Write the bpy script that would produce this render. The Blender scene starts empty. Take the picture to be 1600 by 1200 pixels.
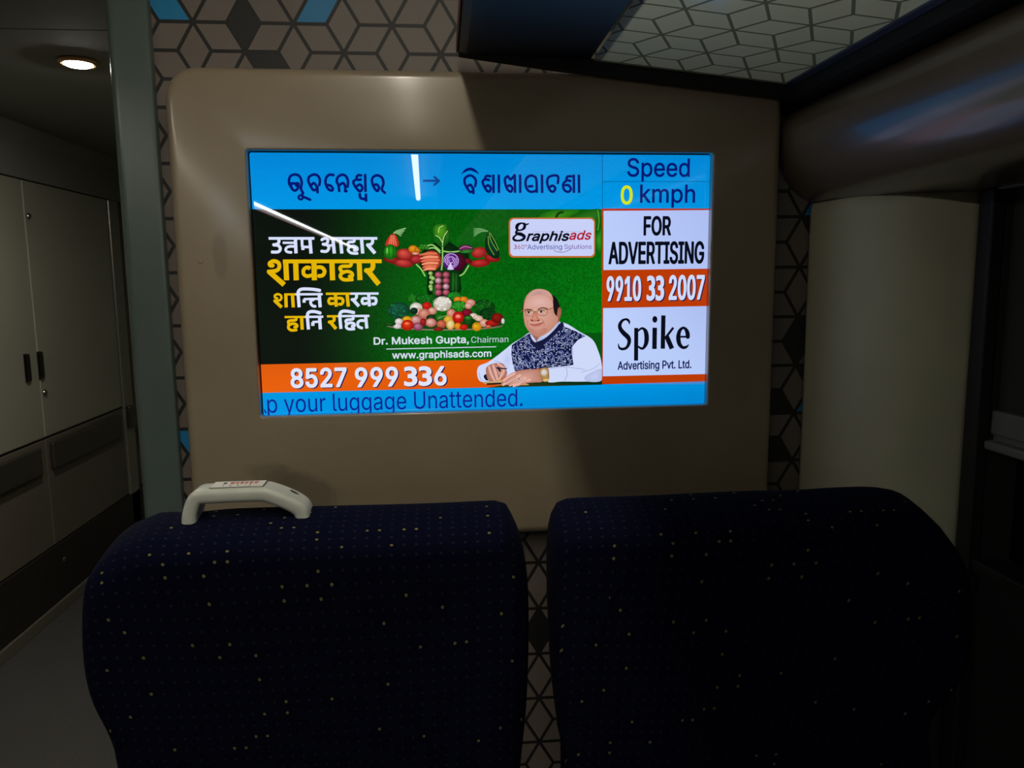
import bpy, bmesh, math, random
from mathutils import Vector, Matrix
random.seed(7)
S = bpy.context.scene
COL = S.collection

# ---------------------------------------------------------------- camera, world, exposure
EYE = Vector((0.0, 0.0, 1.35))
FPX, PITCH, YAW, ROLL = 1205.63, 0.135844, 0.0899178, -0.0101143
_f = Vector((math.sin(YAW), math.cos(YAW), 0)); _r = Vector((math.cos(YAW), -math.sin(YAW), 0)); _u = Vector((0, 0, 1))
FWD = _f * math.cos(PITCH) - _u * math.sin(PITCH)
UP0 = _u * math.cos(PITCH) + _f * math.sin(PITCH)
RIGHT = _r * math.cos(ROLL) + UP0 * math.sin(ROLL)
UP = UP0 * math.cos(ROLL) - _r * math.sin(ROLL)
cd = bpy.data.cameras.new('camera'); cam = bpy.data.objects.new('camera', cd); COL.objects.link(cam)
cd.sensor_fit = 'HORIZONTAL'; cd.sensor_width = 36.0; cd.lens = FPX * 36.0 / 1600.0
cd.clip_start = 0.02; cd.clip_end = 100
cam.matrix_world = Matrix(((RIGHT.x, UP.x, -FWD.x, EYE.x), (RIGHT.y, UP.y, -FWD.y, EYE.y), (RIGHT.z, UP.z, -FWD.z, EYE.z), (0, 0, 0, 1)))
S.camera = cam
W = bpy.data.worlds.new('world'); S.world = W; W.use_nodes = True
W.node_tree.nodes['Background'].inputs[0].default_value = (0.5, 0.55, 0.6, 1)
W.node_tree.nodes['Background'].inputs[1].default_value = 0.0006
S.view_settings.view_transform = 'Standard'; S.view_settings.look = 'None'
S.view_settings.exposure = 0.0; S.view_settings.gamma = 1.0; S.view_settings.use_curve_mapping = False
# the coach's own lamps (built further down): brightness of each diffuser; the unseen near ceiling stretch is split off and brightened
LAMP_AISLE, LAMP_NEAR, LAMP_RACK, LAMP_DOWN = 20.0, 33.0, 12.5, 390.0

# ---------------------------------------------------------------- helpers
def at(px, py, n=(0, 1, 0), d=1.0):
    """the point of the plane n.p = d seen at a measured spot of the photograph (1600x1200)"""
    q = FWD + RIGHT * ((px - 800) / FPX) - UP * ((py - 600) / FPX)
    n = Vector(n); return EYE + q * ((d - n.dot(EYE)) / n.dot(q))

def lin(c):
    o = []
    for v in c[:3]:
        v = v / 255.0
        o.append(v / 12.92 if v <= 0.04045 else ((v + 0.055) / 1.055) ** 2.4)
    return o + [1.0]

def mat(name, rgb, rough=0.5, spec=0.5, metal=0.0, noise=0.0, nscale=20.0, bump=0.0, bscale=200.0, emit=None, estr=0.0, rgb2=None, coat=0.0, sheen=0.0):
    m = bpy.data.materials.new(name); m.use_nodes = True
    nt = m.node_tree; b = nt.nodes['Principled BSDF']
    b.inputs['Base Color'].default_value = lin(rgb); b.inputs['Roughness'].default_value = rough
    b.inputs['Specular IOR Level'].default_value = spec; b.inputs['Metallic'].default_value = metal
    b.inputs['Coat Weight'].default_value = coat; b.inputs['Coat Roughness'].default_value = 0.14
    b.inputs['Sheen Weight'].default_value = sheen
    tc = nt.nodes.new('ShaderNodeTexCoord')
    if noise > 0:
        n = nt.nodes.new('ShaderNodeTexNoise'); n.inputs['Scale'].default_value = nscale; n.inputs['Detail'].default_value = 5
        nt.links.new(tc.outputs['Object'], n.inputs['Vector'])
        r = nt.nodes.new('ShaderNodeValToRGB'); a = lin(rgb); c2 = lin(rgb2) if rgb2 else [v * (1 - noise) for v in a[:3]] + [1]
        r.color_ramp.elements[0].color = c2; r.color_ramp.elements[0].position = 0.3
        r.color_ramp.elements[1].color = a; r.color_ramp.elements[1].position = 0.65
        nt.links.new(n.outputs['Fac'], r.inputs['Fac']); nt.links.new(r.outputs['Color'], b.inputs['Base Color'])
    if bump > 0:
        n2 = nt.nodes.new('ShaderNodeTexNoise'); n2.inputs['Scale'].default_value = bscale; n2.inputs['Detail'].default_value = 3
        nt.links.new(tc.outputs['Object'], n2.inputs['Vector'])
        bp = nt.nodes.new('ShaderNodeBump'); bp.inputs['Strength'].default_value = bump; bp.inputs['Distance'].default_value = 0.002
        nt.links.new(n2.outputs['Fac'], bp.inputs['Height']); nt.links.new(bp.outputs['Normal'], b.inputs['Normal'])
    if emit:
        b.inputs['Emission Color'].default_value = lin(emit); b.inputs['Emission Strength'].default_value = estr
    return m

OFF = {}
def mobj(name, verts, faces, mats, parent=None, smooth=False, origin=None, midx=None):
    """one mesh object from world coordinates"""
    off = OFF.get(parent.name, Vector()) if parent else (Vector(origin) if origin else Vector())
    me = bpy.data.meshes.new(name)
    me.from_pydata([tuple(Vector(v) - off) for v in verts], [], faces); me.update()
    if not isinstance(mats, (list, tuple)): mats = [mats]
    for m in mats: me.materials.append(m)
    if midx: me.polygons.foreach_set('material_index', midx)
    if smooth: me.polygons.foreach_set('use_smooth', [True] * len(me.polygons))
    o = bpy.data.objects.new(name, me); COL.objects.link(o)
    if parent: o.parent = parent
    else: o.location = off
    OFF[o.name] = off
    return o

def bmobj(name, bm, mats, parent=None, smooth=False, origin=None):
    bm.normal_update(); bm.verts.index_update()
    vs = [v.co.copy() for v in bm.verts]; fs = [[v.index for v in f.verts] for f in bm.faces]; mi = [f.material_index for f in bm.faces]
    bm.free()
    return mobj(name, vs, fs, mats, parent, smooth, origin, mi)

def box_bm(bm, x0, x1, y0, y1, z0, z1, bev=0.0, seg=2):
    t = bmesh.new()
    v = [t.verts.new((x, y, z)) for x in (x0, x1) for y in (y0, y1) for z in (z0, z1)]
    for f in ((0, 1, 3, 2), (4, 6, 7, 5), (0, 4, 5, 1), (2, 3, 7, 6), (0, 2, 6, 4), (1, 5, 7, 3)): t.faces.new([v[i] for i in f])
    bmesh.ops.recalc_face_normals(t, faces=t.faces)
    if bev > 0: bmesh.ops.bevel(t, geom=list(t.edges), offset=bev, segments=seg, profile=0.5, affect='EDGES')
    t.verts.index_update(); mp = [bm.verts.new(q.co) for q in t.verts]
    for f in t.faces: bm.faces.new([mp[q.index] for q in f.verts])
    t.free(); return bm

def box(name, x0, x1, y0, y1, z0, z1, m, parent=None, bev=0.0, origin=None, seg=2):
    return bmobj(name, box_bm(bmesh.new(), min(x0, x1), max(x0, x1), y0, y1, z0, z1, bev, seg), m, parent, False, origin)

def extrude_profile(name, prof, y0, y1, m, parent=None, smooth=False, closed=True, origin=None):
    """an XZ profile swept along Y (along the coach)"""
    n = len(prof); vs = [(p[0], y0, p[1]) for p in prof] + [(p[0], y1, p[1]) for p in prof]
    fs = [(i, (i + 1) % n, n + (i + 1) % n, n + i) for i in range(n if closed else n - 1)]
    if closed:
        vs += vs; fs += [tuple(range(2 * n, 3 * n))[::-1], tuple(range(3 * n, 4 * n))]
    bm = bmesh.new(); q = [bm.verts.new(v) for v in vs]
    for f in fs: bm.faces.new([q[i] for i in f])
    bmesh.ops.recalc_face_normals(bm, faces=bm.faces)
    o = bmobj(name, bm, m, parent, smooth, origin)
    return o

def sweep(name, path, sect, m, parent=None, smooth=True, caps=True, side=Vector((0, 1, 0))):
    """section points (a, b) carried along a path lying across 'side': a runs along side, b along the path normal"""
    vs, fs = [], []; n = len(sect); P = [Vector(p) for p in path]
    for i, p in enumerate(P):
        t = (P[min(i + 1, len(P) - 1)] - P[max(i - 1, 0)]).normalized(); nrm = side.cross(t).normalized()
        s = sect[i] if isinstance(sect[0][0], (tuple, list)) else sect
        for a, b in s: vs.append(p + side * a + nrm * b)
    n = len(sect[0]) if isinstance(sect[0][0], (tuple, list)) else n
    for i in range(len(P) - 1):
        for k in range(n):
            fs.append((i * n + k, i * n + (k + 1) % n, (i + 1) * n + (k + 1) % n, (i + 1) * n + k))
    if caps: fs += [tuple(range(n))[::-1], tuple(range((len(P) - 1) * n, len(P) * n))]
    bm = bmesh.new(); q = [bm.verts.new(v) for v in vs]
    for f in fs: bm.faces.new([q[i] for i in f])
    bmesh.ops.recalc_face_normals(bm, faces=bm.faces)
    return bmobj(name, bm, m, parent, smooth)

def rsect(w, h, r, k=4):
    """rounded rectangle section"""
    o = []
    for cx, cy, a0 in ((w / 2 - r, h / 2 - r, 0), (-w / 2 + r, h / 2 - r, 90), (-w / 2 + r, -h / 2 + r, 180), (w / 2 - r, -h / 2 + r, 270)):
        for i in range(k + 1):
            a = math.radians(a0 + 90 * i / k); o.append((cx + r * math.cos(a), cy + r * math.sin(a)))
    return o

def sm(pts, n=6, closed=False):
    """Catmull-Rom through the points (any number of components)"""
    o = []; L = len(pts)
    for i in range(L if closed else L - 1):
        g = lambda j: pts[j % L] if closed else pts[max(0, min(L - 1, j))]
        p0, p1, p2, p3 = g(i - 1), g(i), g(i + 1), g(i + 2)
        for k in range(n):
            t = k / n
            o.append(tuple(0.5 * (2 * b + (c - a) * t + (2 * a - 5 * b + 4 * c - d) * t * t + (3 * b - a - 3 * c + d) * t ** 3) for a, b, c, d in zip(p0, p1, p2, p3)))
    if not closed: o.append(tuple(pts[-1]))
    return o

def lathe(name, prof, c, m, parent=None, axis='Z', n=32, smooth=True, origin=None):
    """profile (r, h) turned about an axis through c"""
    vs, fs = [], []; c = Vector(c)
    for r, h in prof:
        for i in range(n):
            a = 2 * math.pi * i / n; x, y = r * math.cos(a), r * math.sin(a)
            vs.append(c + (Vector((x, y, h)) if axis == 'Z' else Vector((h, x, y)) if axis == 'X' else Vector((x, h, y))))
    for j in range(len(prof) - 1):
        for i in range(n): fs.append((j * n + i, j * n + (i + 1) % n, (j + 1) * n + (i + 1) % n, (j + 1) * n + i))
    fs += [tuple(range(n))[::-1], tuple(range((len(prof) - 1) * n, len(prof) * n))]
    bm = bmesh.new(); q = [bm.verts.new(v) for v in vs]
    for f in fs: bm.faces.new([q[i] for i in f])
    bmesh.ops.recalc_face_normals(bm, faces=bm.faces)
    return bmobj(name, bm, m, parent, smooth, origin)

def thing(name, label, cat, loc=(0, 0, 0), group=None):
    o = bpy.data.objects.new(name, None); COL.objects.link(o); o.location = loc; o.empty_display_size = 0.05
    OFF[o.name] = Vector(loc)
    o['label'] = label; o['category'] = cat
    if group: o['group'] = group
    return o
def tag(o, label, cat, group=None):
    o['label'] = label; o['category'] = cat
    if group: o['group'] = group
    return o
def struct(o, label=None):
    o['kind'] = 'structure'
    if label: o['label'] = label
    return o

# ---------------------------------------------------------------- materials
M = {}
M['line'] = mat('vinyl_line', (30, 29, 28), 0.55)
M['taupe'] = mat('vinyl_taupe', (124, 113, 106), 0.5, noise=0.12, nscale=6)
M['charcoal'] = mat('vinyl_charcoal', (30, 30, 31), 0.5)
M['blue'] = mat('vinyl_blue', (26, 134, 190), 0.5)
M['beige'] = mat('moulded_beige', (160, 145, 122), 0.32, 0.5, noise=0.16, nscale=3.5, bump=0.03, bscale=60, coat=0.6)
M['pillar'] = mat('grey_green_pillar', (92, 106, 102), 0.3, 0.5, noise=0.1, nscale=9, bump=0.04, bscale=150)
M['cabinet'] = mat('cabinet_grey', (170, 170, 150), 0.42, 0.4, noise=0.10, nscale=2.5)
M['cabinet_low'] = mat('cabinet_brown_grey', (118, 112, 98), 0.5, 0.4, noise=0.12, nscale=3)
M['rail'] = mat('dark_rubber_rail', (62, 58, 50), 0.3, 0.5)
M['chrome'] = mat('chrome', (200, 200, 200), 0.18, 0.5, 1.0)
M['steel'] = mat('brushed_post', (150, 150, 136), 0.3, 0.5, 0.4)
M['black'] = mat('black_plastic', (16, 16, 16), 0.35)
M['plinth'] = mat('dark_plinth', (48, 44, 38), 0.6, noise=0.2, nscale=30)
M['ceil'] = mat('ceiling_panel', (140, 142, 134), 0.85, 0.2, noise=0.06, nscale=4)
M['wall'] = mat('wall_lining', (120, 112, 98), 0.45, noise=0.08, nscale=4)
M['floor'] = mat('floor_covering', (92, 90, 88), 0.75, 0.3, noise=0.35, nscale=220)
M['edge'] = mat('floor_edge_trim', (120, 114, 102), 0.4)
M['cove'] = mat('brown_cove', (112, 98, 82), 0.3, 0.5, noise=0.1, nscale=5, coat=0.5)
M['column'] = mat('cream_column', (206, 202, 172), 0.55, 0.35, noise=0.16, nscale=4)
M['rack'] = mat('rack_dark', (20, 21, 25), 0.42, 0.4)
M['rackrail'] = mat('rack_rail', (24, 24, 25), 0.6, 0.3)
M['alu'] = mat('rack_edge_metal', (70, 80, 110), 0.3, 0.5, 0.6)
M['red'] = mat('red_beading', (120, 60, 50), 0.4)
M['blind'] = mat('blind_cloth', (62, 62, 54), 0.85, 0.2, noise=0.2, nscale=150)
M['bar'] = mat('blind_bar', (112, 112, 104), 0.4)
M['low'] = mat('dark_lower_side', (44, 42, 40), 0.6, 0.3, noise=0.1, nscale=6)  # side wall darkened: shade beside the seats put into its colour
M['pane'] = mat('night_glass', (4, 4, 5), 0.06, 0.5)
M['dark'] = mat('dark_frame', (26, 25, 24), 0.5)
M['handle'] = mat('ivory_plastic', (196, 200, 190), 0.34, 0.5, noise=0.08, nscale=40)
M['sticker'] = mat('sticker_paper', (222, 222, 214), 0.6)
M['ink'] = mat('sticker_ink', (20, 20, 22), 0.6)
M['redink'] = mat('sticker_red_ink', (190, 40, 50), 0.6)
M['lamp_body'] = mat('lamp_body', (190, 190, 184), 0.4)
M['lamp'] = mat('lamp_diffuser', (230, 230, 225), 0.4, emit=(255, 246, 226), estr=LAMP_AISLE)
M['lamp_near_brightened'] = mat('brightened_near_stretch', (230, 230, 225), 0.4, emit=(255, 246, 226), estr=LAMP_NEAR)
M['lamp3'] = mat('rack_lamp_far_diffuser', (230, 230, 225), 0.4, emit=(240, 252, 255), estr=LAMP_RACK * 2.6)
M['lamp2'] = mat('rack_lamp_diffuser', (230, 230, 225), 0.4, emit=(255, 252, 238), estr=LAMP_RACK)
M['down'] = mat('downlight_lens', (230, 230, 225), 0.4, emit=(255, 250, 240), estr=LAMP_DOWN)
M['ring'] = mat('downlight_ring', (190, 150, 100), 0.35, 0.5, 0.5)
M['bezel'] = mat('screen_bezel', (10, 10, 11), 0.25)
M['navy'] = mat('navy_piping', (6, 9, 34), 0.95, 0.1)
M['shell'] = mat('seat_shell', (40, 42, 46), 0.5)

def fabric():
    m = bpy.data.materials.new('navy_dotted_fabric'); m.use_nodes = True
    nt = m.node_tree; b = nt.nodes['Principled BSDF']; N = nt.nodes.new; L = nt.links.new
    b.inputs['Roughness'].default_value = 0.95; b.inputs['Specular IOR Level'].default_value = 0.1
    tc = N('ShaderNodeTexCoord'); sp = N('ShaderNodeSeparateXYZ'); L(tc.outputs['Object'], sp.inputs[0])
    def ma(op, a, c=None):
        n = N('ShaderNodeMath'); n.operation = op
        for i, v in enumerate((a, c)):
            if v is None: continue
            if isinstance(v, (int, float)): n.inputs[i].default_value = v
            else: L(v, n.inputs[i])
        return n.outputs[0]
    u = ma('DIVIDE', sp.outputs[0], 0.0145); v = ma('DIVIDE', ma('ADD', sp.outputs[2], sp.outputs[1]), 0.0135)
    fu, fv = ma('SUBTRACT', ma('FRACT', u), 0.5), ma('SUBTRACT', ma('FRACT', v), 0.5)
    d = ma('SQRT', ma('ADD', ma('MULTIPLY', fu, fu), ma('MULTIPLY', fv, fv)))
    dot = ma('LESS_THAN', d, 0.13)
    cb = N('ShaderNodeCombineXYZ'); L(ma('FLOOR', u), cb.inputs[0]); L(ma('FLOOR', v), cb.inputs[1])
    wn = N('ShaderNodeTexWhiteNoise'); L(cb.outputs[0], wn.inputs['Vector'])
    rp = N('ShaderNodeValToRGB'); L(wn.outputs['Value'], rp.inputs['Fac']); rp.color_ramp.interpolation = 'CONSTANT'
    rp.color_ramp.elements[0].color = lin((32, 34, 50)); rp.color_ramp.elements[1].position = 0.93; rp.color_ramp.elements[1].color = lin((124, 115, 74))
    no = N('ShaderNodeTexNoise'); no.inputs['Scale'].default_value = 300; L(tc.outputs['Object'], no.inputs['Vector'])
    r2 = N('ShaderNodeValToRGB'); L(no.outputs['Fac'], r2.inputs['Fac'])
    r2.color_ramp.elements[0].color = lin((4, 7, 28)); r2.color_ramp.elements[1].color = lin((7, 11, 38))
    mx = N('ShaderNodeMix'); mx.data_type = 'RGBA'; L(dot, mx.inputs['Factor']); L(r2.outputs[0], mx.inputs['A']); L(rp.outputs[0], mx.inputs['B'])
    L(mx.outputs['Result'], b.inputs['Base Color'])
    bp = N('ShaderNodeBump'); bp.inputs['Strength'].default_value = 0.3; bp.inputs['Distance'].default_value = 0.001; L(no.outputs['Fac'], bp.inputs['Height']); L(bp.outputs['Normal'], b.inputs['Normal'])
    return m
M['fabric'] = fabric()

def dark_blotches(m, spots, org):
    """darker blotches with a ragged outline, mixed into the base colour"""
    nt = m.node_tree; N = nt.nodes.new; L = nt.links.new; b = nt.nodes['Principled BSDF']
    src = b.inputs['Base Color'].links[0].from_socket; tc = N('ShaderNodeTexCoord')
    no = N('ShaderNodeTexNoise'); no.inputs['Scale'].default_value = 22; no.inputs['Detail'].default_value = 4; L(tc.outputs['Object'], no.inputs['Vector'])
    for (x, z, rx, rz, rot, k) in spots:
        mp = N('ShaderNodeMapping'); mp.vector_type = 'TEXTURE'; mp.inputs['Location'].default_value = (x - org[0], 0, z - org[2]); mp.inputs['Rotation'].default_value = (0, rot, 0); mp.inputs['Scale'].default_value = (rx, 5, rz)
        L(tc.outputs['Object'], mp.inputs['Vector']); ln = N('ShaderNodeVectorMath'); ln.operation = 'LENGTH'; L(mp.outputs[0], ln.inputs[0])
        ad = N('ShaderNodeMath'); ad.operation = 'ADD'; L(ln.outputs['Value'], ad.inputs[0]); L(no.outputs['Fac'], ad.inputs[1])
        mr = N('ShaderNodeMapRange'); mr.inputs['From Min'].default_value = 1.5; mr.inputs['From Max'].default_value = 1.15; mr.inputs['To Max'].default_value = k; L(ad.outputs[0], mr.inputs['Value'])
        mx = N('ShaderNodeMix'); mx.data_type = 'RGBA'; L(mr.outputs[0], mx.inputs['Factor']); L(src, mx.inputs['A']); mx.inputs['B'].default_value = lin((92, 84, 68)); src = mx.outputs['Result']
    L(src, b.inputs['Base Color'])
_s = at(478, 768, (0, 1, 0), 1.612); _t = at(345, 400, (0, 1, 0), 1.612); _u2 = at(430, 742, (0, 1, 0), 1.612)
dark_blotches(M['beige'], [(_s.x, _s.z, 0.085, 0.05, 0.5, 0.5), (_t.x, _t.z, 0.018, 0.05, 0.0, 0.3), (_u2.x, _u2.z, 0.06, 0.03, 0.2, 0.35)], (0.1, 1.66, 0.797))  # darker ragged blotches on the panel below and left of the screen

def frosted(name, rgb, trans=0.55, gloss=0.12):
    m = bpy.data.materials.new(name); m.use_nodes = True
    nt = m.node_tree; b = nt.nodes['Principled BSDF']; N = nt.nodes.new; L = nt.links.new
    b.inputs['Base Color'].default_value = lin(rgb); b.inputs['Roughness'].default_value = gloss
    t = N('ShaderNodeBsdfTranslucent'); t.inputs['Color'].default_value = lin(rgb)
    mx = N('ShaderNodeMixShader'); mx.inputs[0].default_value = trans
    L(b.outputs[0], mx.inputs[1]); L(t.outputs[0], mx.inputs[2]); L(mx.outputs[0], nt.nodes['Material Output'].inputs['Surface'])
    return m
M['frost'] = frosted('frosted_glass', (204, 212, 204))
M['frostline'] = frosted('frosted_glass_line', (116, 122, 114))
def clear_glass():
    m = bpy.data.materials.new('clear_glass_top'); m.use_nodes = True
    nt = m.node_tree; N = nt.nodes.new; L = nt.links.new
    t = N('ShaderNodeBsdfTransparent'); t.inputs['Color'].default_value = (0.9, 0.95, 0.92, 1)
    g = N('ShaderNodeBsdfGlossy'); g.inputs['Roughness'].default_value = 0.05
    mx = N('ShaderNodeMixShader'); mx.inputs[0].default_value = 0.06
    L(t.outputs[0], mx.inputs[1]); L(g.outputs[0], mx.inputs[2]); L(mx.outputs[0], nt.nodes['Material Output'].inputs['Surface'])
    return m
M['clear'] = clear_glass()
def display_mat():
    m = bpy.data.materials.new('lit_display'); m.use_nodes = True
    nt = m.node_tree; b = nt.nodes['Principled BSDF']; N = nt.nodes.new
    b.inputs['Base Color'].default_value = (0.002, 0.002, 0.002, 1); b.inputs['Roughness'].default_value = 0.012
    b.inputs['Specular IOR Level'].default_value = 0.5
    a = N('ShaderNodeAttribute'); a.attribute_name = 'Col'
    nt.links.new(a.outputs['Color'], b.inputs['Emission Color']); b.inputs['Emission Strength'].default_value = 1.0
    return m
M['display'] = display_mat()

# ---------------------------------------------------------------- large structure
YB = -9.0                                                            # the coach behind the photographer
TILT = 0.010
def wall_y(x): return 1.672
def panel_y(x): return 1.612 + TILT * (x - 0.1)
def screen_y(x): return 1.638 + TILT * (x - 0.101)

# end wall: charcoal vinyl printed with taupe cube pattern
def rhombille(to_world, ox, oz, sx, L, xr, zr, half, choose, clip, line_id=None):
    """tiles of a tumbling-block pattern: star vertices every sx across and L up; returns verts, faces, material ids"""
    vs, fs, mi = [], [], []
    third = sx * 2.0 / 3.0
    def tile(poly):
        c = (sum(p[0] for p in poly) / 4, sum(p[1] for p in poly) / 4)
        q = []
        for i in range(4):
            a, b, d = poly[i], poly[(i + 1) % 4], poly[i - 1]
            def inner(p, r):
                ex, ez = r[0] - p[0], r[1] - p[1]; l = math.hypot(ex, ez); nx, nz = -ez / l, ex / l
                if (c[0] - p[0]) * nx + (c[1] - p[1]) * nz < 0: nx, nz = -nx, -nz
                return nx, nz
            n1, n2 = inner(a, b), inner(a, d)
            dt = 1 + n1[0] * n2[0] + n1[1] * n2[1]
            q.append((a[0] + half * (n1[0] + n2[0]) / dt, a[1] + half * (n1[1] + n2[1]) / dt))
        q0 = q; q = clip(q)
        if len(q) < 3: return
        k = len(vs)
        for p in q: vs.append(to_world(*p))
        fs.append(tuple(range(k, k + len(q)))); mi.append(choose(c, poly))
        if line_id is None: return
        for i in range(4):
            e = clip([poly[i], poly[(i + 1) % 4], q0[(i + 1) % 4], q0[i]])
            if len(e) < 3: continue
            k = len(vs)
            for p in e: vs.append(to_world(*p))
            fs.append(tuple(range(k, k + len(e)))); mi.append(line_id)
    i0, i1 = int((xr[0] - ox) / sx) - 2, int((xr[1] - ox) / sx) + 2
    for i in range(i0, i1 + 1):
        x = ox + i * sx; dz = 0 if i % 2 == 0 else L / 2
        j0, j1 = int((zr[0] - oz) / L) - 2, int((zr[1] - oz) / L) + 2
        for j in range(j0, j1 + 1):
            z = oz + dz + j * L
            tile([(x, z), (x + third / 2, z + L / 2), (x, z + L), (x - third / 2, z + L / 2)])             # tall diamond
            tile([(x, z), (x + third, z), (x + sx, z + L / 2), (x + third / 2, z + L / 2)])                 # leaning right
            tile([(x, z), (x + third, z), (x + sx, z - L / 2), (x + third / 2, z - L / 2)])                 # leaning down
    return vs, fs, mi

def clip_rect(x0, x1, z0, z1):
    def f(q):
        for ax, lim, sg in ((0, x0, 1), (0, x1, -1), (1, z0, 1), (1, z1, -1)):
            o = []
            for i in range(len(q)):
                a, b = q[i], q[(i + 1) % len(q)]; da, db = sg * (a[ax] - lim), sg * (b[ax] - lim)
                if da >= 0: o.append(a)
                if (da >= 0) != (db >= 0):
                    t = da / (da - db); o.append((a[0] + (b[0] - a[0]) * t, a[1] + (b[1] - a[1]) * t))
            q = o
            if not q: break
        return q
    return f
SPECIAL = [(272, 14, 3), (500, 14, 3), (383, 38, 2), (422, 92, 2), (1240, 533, 2), (1263, 520, 2), (1270, 331, 3), (1254, 627, 3),
           (1222, 622, 2), (1264, 598, 2), (1217, 690, 2), (1268, 352, 2), (288, 690, 3), (1160, 400, 3), (600, 900, 2), (840, 1010, 2)]
SPW = [(at(px, py, (0, 1, 0), 1.668), k) for px, py, k in SPECIAL]
def inside(p, poly):
    r = False
    for i in range(len(poly)):
        a, b = poly[i], poly[i - 1]
        if (a[1] > p[1]) != (b[1] > p[1]) and p[0] < (b[0] - a[0]) * (p[1] - a[1]) / (b[1] - a[1]) + a[0]: r = not r
    return r
def pick(c, poly):
    for w, k in SPW:
        if inside((w.x, w.z), poly): return k
    return 1
XW0, XW1 = -0.60, 1.30
tv_, tf_, tm_ = rhombille(lambda x, z: (x, 1.6695, z), -0.48, 1.8625, 0.0981, 0.1097, (XW0, XW1), (0.0, 2.3), 0.0036, pick, clip_rect(XW0, XW1, 0.001, 2.299))
n0 = len(tv_)
bm = box_bm(bmesh.new(), XW0, XW1, 1.67, 1.72, 0, 2.3)
q = [bm.verts.new(v) for v in tv_]
for f, m_ in zip(tf_, tm_):
    fc = bm.faces.new([q[i] for i in f]); fc.material_index = m_
struct(bmobj('wall_front', bm, [M['line'], M['taupe'], M['charcoal'], M['blue']]), 'dark end wall printed with taupe cube pattern')
struct(box('wall_front_lintel', -1.52, -0.60, 1.67, 1.72, 2.02, 2.3, M['wall']))
struct(box('wall_front_left', -2.0, -1.52, 1.67, 1.72, 0, 2.3, M['wall']))
struct(box('floor', -2.1, 1.4, YB, 4.4, -0.05, 0.0, M['floor']))
struct(box('ceiling', -2.1, 1.4, YB, 1.72, 2.3, 2.35, M['ceil']))
struct(box('wall_left', -2.1, -2.0, YB, 1.72, 0, 2.3, M['wall']))
struct(box('wall_rear', -2.1, 1.4, YB - 0.05, YB, 0, 2.3, M['wall']))
# vestibule beyond the doorway
struct(box('ceiling_vestibule', -1.75, -0.45, 1.72, 2.046, 1.955, 2.0, M['ceil'], bev=0.002))
struct(box('ceiling_vestibule_far', -1.75, -0.45, 2.05, 4.3, 1.955, 2.0, M['ceil'], bev=0.002))
struct(box('wall_vestibule_rear', -1.75, -0.45, 4.3, 4.35, 0, 2.0, M['cabinet']))
struct(box('wall_vestibule_right', -0.50, -0.45, 1.72, 4.3, 0, 2.0, M['wall']))
struct(box('wall_vestibule_left', -1.75, -1.66, 1.72, 4.3, 0, 2.0, M['wall']))
# door pillar: rounded grey-green post at the edge of the doorway
prof = [(-0.559, 1.655), (-0.559, 1.75), (-0.643, 1.75)] + [(-0.643 + 0.018 * (1 - math.cos(math.radians(a))), 1.670 - 0.018 * math.sin(math.radians(a))) for a in (0, 15, 30, 45, 60, 75, 90)] + [(-0.566, 1.652), (-0.561, 1.6525)]
vs = [(x, y, 0) for x, y in prof] + [(x, y, 2.3) for x, y in prof]; n = len(prof)
bm = bmesh.new(); q = [bm.verts.new(v) for v in vs]
for i in range(n): bm.faces.new((q[i], q[(i + 1) % n], q[n + (i + 1) % n], q[n + i]))
bm.faces.new(q[:n][::-1]); bm.faces.new(q[n:]); bmesh.ops.recalc_face_normals(bm, faces=bm.faces)
struct(bmobj('trim_1', bm, M['pillar']), 'grey green post beside the doorway')
struct(box('trim_2', -0.6510, -0.6435, 1.690, 1.715, 0, 2.0, M['chrome'], bev=0.002), 'bright metal door edge strip')

# window side: cream column, cove duct, side wall, window
top = [at(px, py, (0, 0, 1), 1.505) for px, py in ((1278, 318), (1340, 303), (1400, 298), (1450, 295), (1500, 296))]
plan = [(0.812, 1.665), (0.813, 1.61), (0.822, 1.53), (0.845, 1.463), (0.885, 1.418), (0.935, 1.394), (0.985, 1.384), (1.016, 1.384)]
plan = sm(plan, 5); plan = list(plan) + [(1.018, 1.668)]
bm = bmesh.new(); n = len(plan)
lv = []
for z, ins in ((0.0, 0.0), (0.68, 0.0), (1.480, 0.0), (1.498, 0.003), (1.506, 0.010)):
    lv.append([bm.verts.new((x + ins * 0.6, y + ins if y < 1.66 else y, z)) for x, y in plan])
for a, b in zip(lv, lv[1:]):
    for i in range(n): bm.faces.new((a[i], a[(i + 1) % n], b[(i + 1) % n], b[i]))
for ring_ in (lv[0][::-1], lv[-1]): bm.faces.new([bm.verts.new(v.co) for v in ring_])
bmesh.ops.recalc_face_normals(bm, faces=bm.faces)
for f_ in bm.faces: f_.material_index = 1 if f_.calc_center_median().z < 0.6 else 0  # lower part of the column takes the dark tone
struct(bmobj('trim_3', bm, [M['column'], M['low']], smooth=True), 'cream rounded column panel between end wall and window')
cove = sm([(0.728, 1.650), (0.7290, 1.630), (0.732, 1.608), (0.7375, 1.588), (0.7465, 1.568), (0.763, 1.544), (0.790, 1.520), (0.83, 1.506), (0.9, 1.503), (1.0, 1.503)], 6)
cove = [(0.86, 1.76), (0.80, 1.722)] + sm([(0.762, 1.700), (0.737, 1.677), (0.728, 1.650)], 5)[:-1] + list(cove) + [(1.0, 1.76)]
o = extrude_profile('trim_4', cove, YB, 1.668, M['cove'], smooth=False)
for p in o.data.polygons: p.use_smooth = len(p.vertices) == 4
struct(o, 'brown rounded cove duct above the window')
struct(box('wall_right', 1.02, 1.10, YB, 1.672, 0, 0.80, M['low'], bev=0.004))
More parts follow.
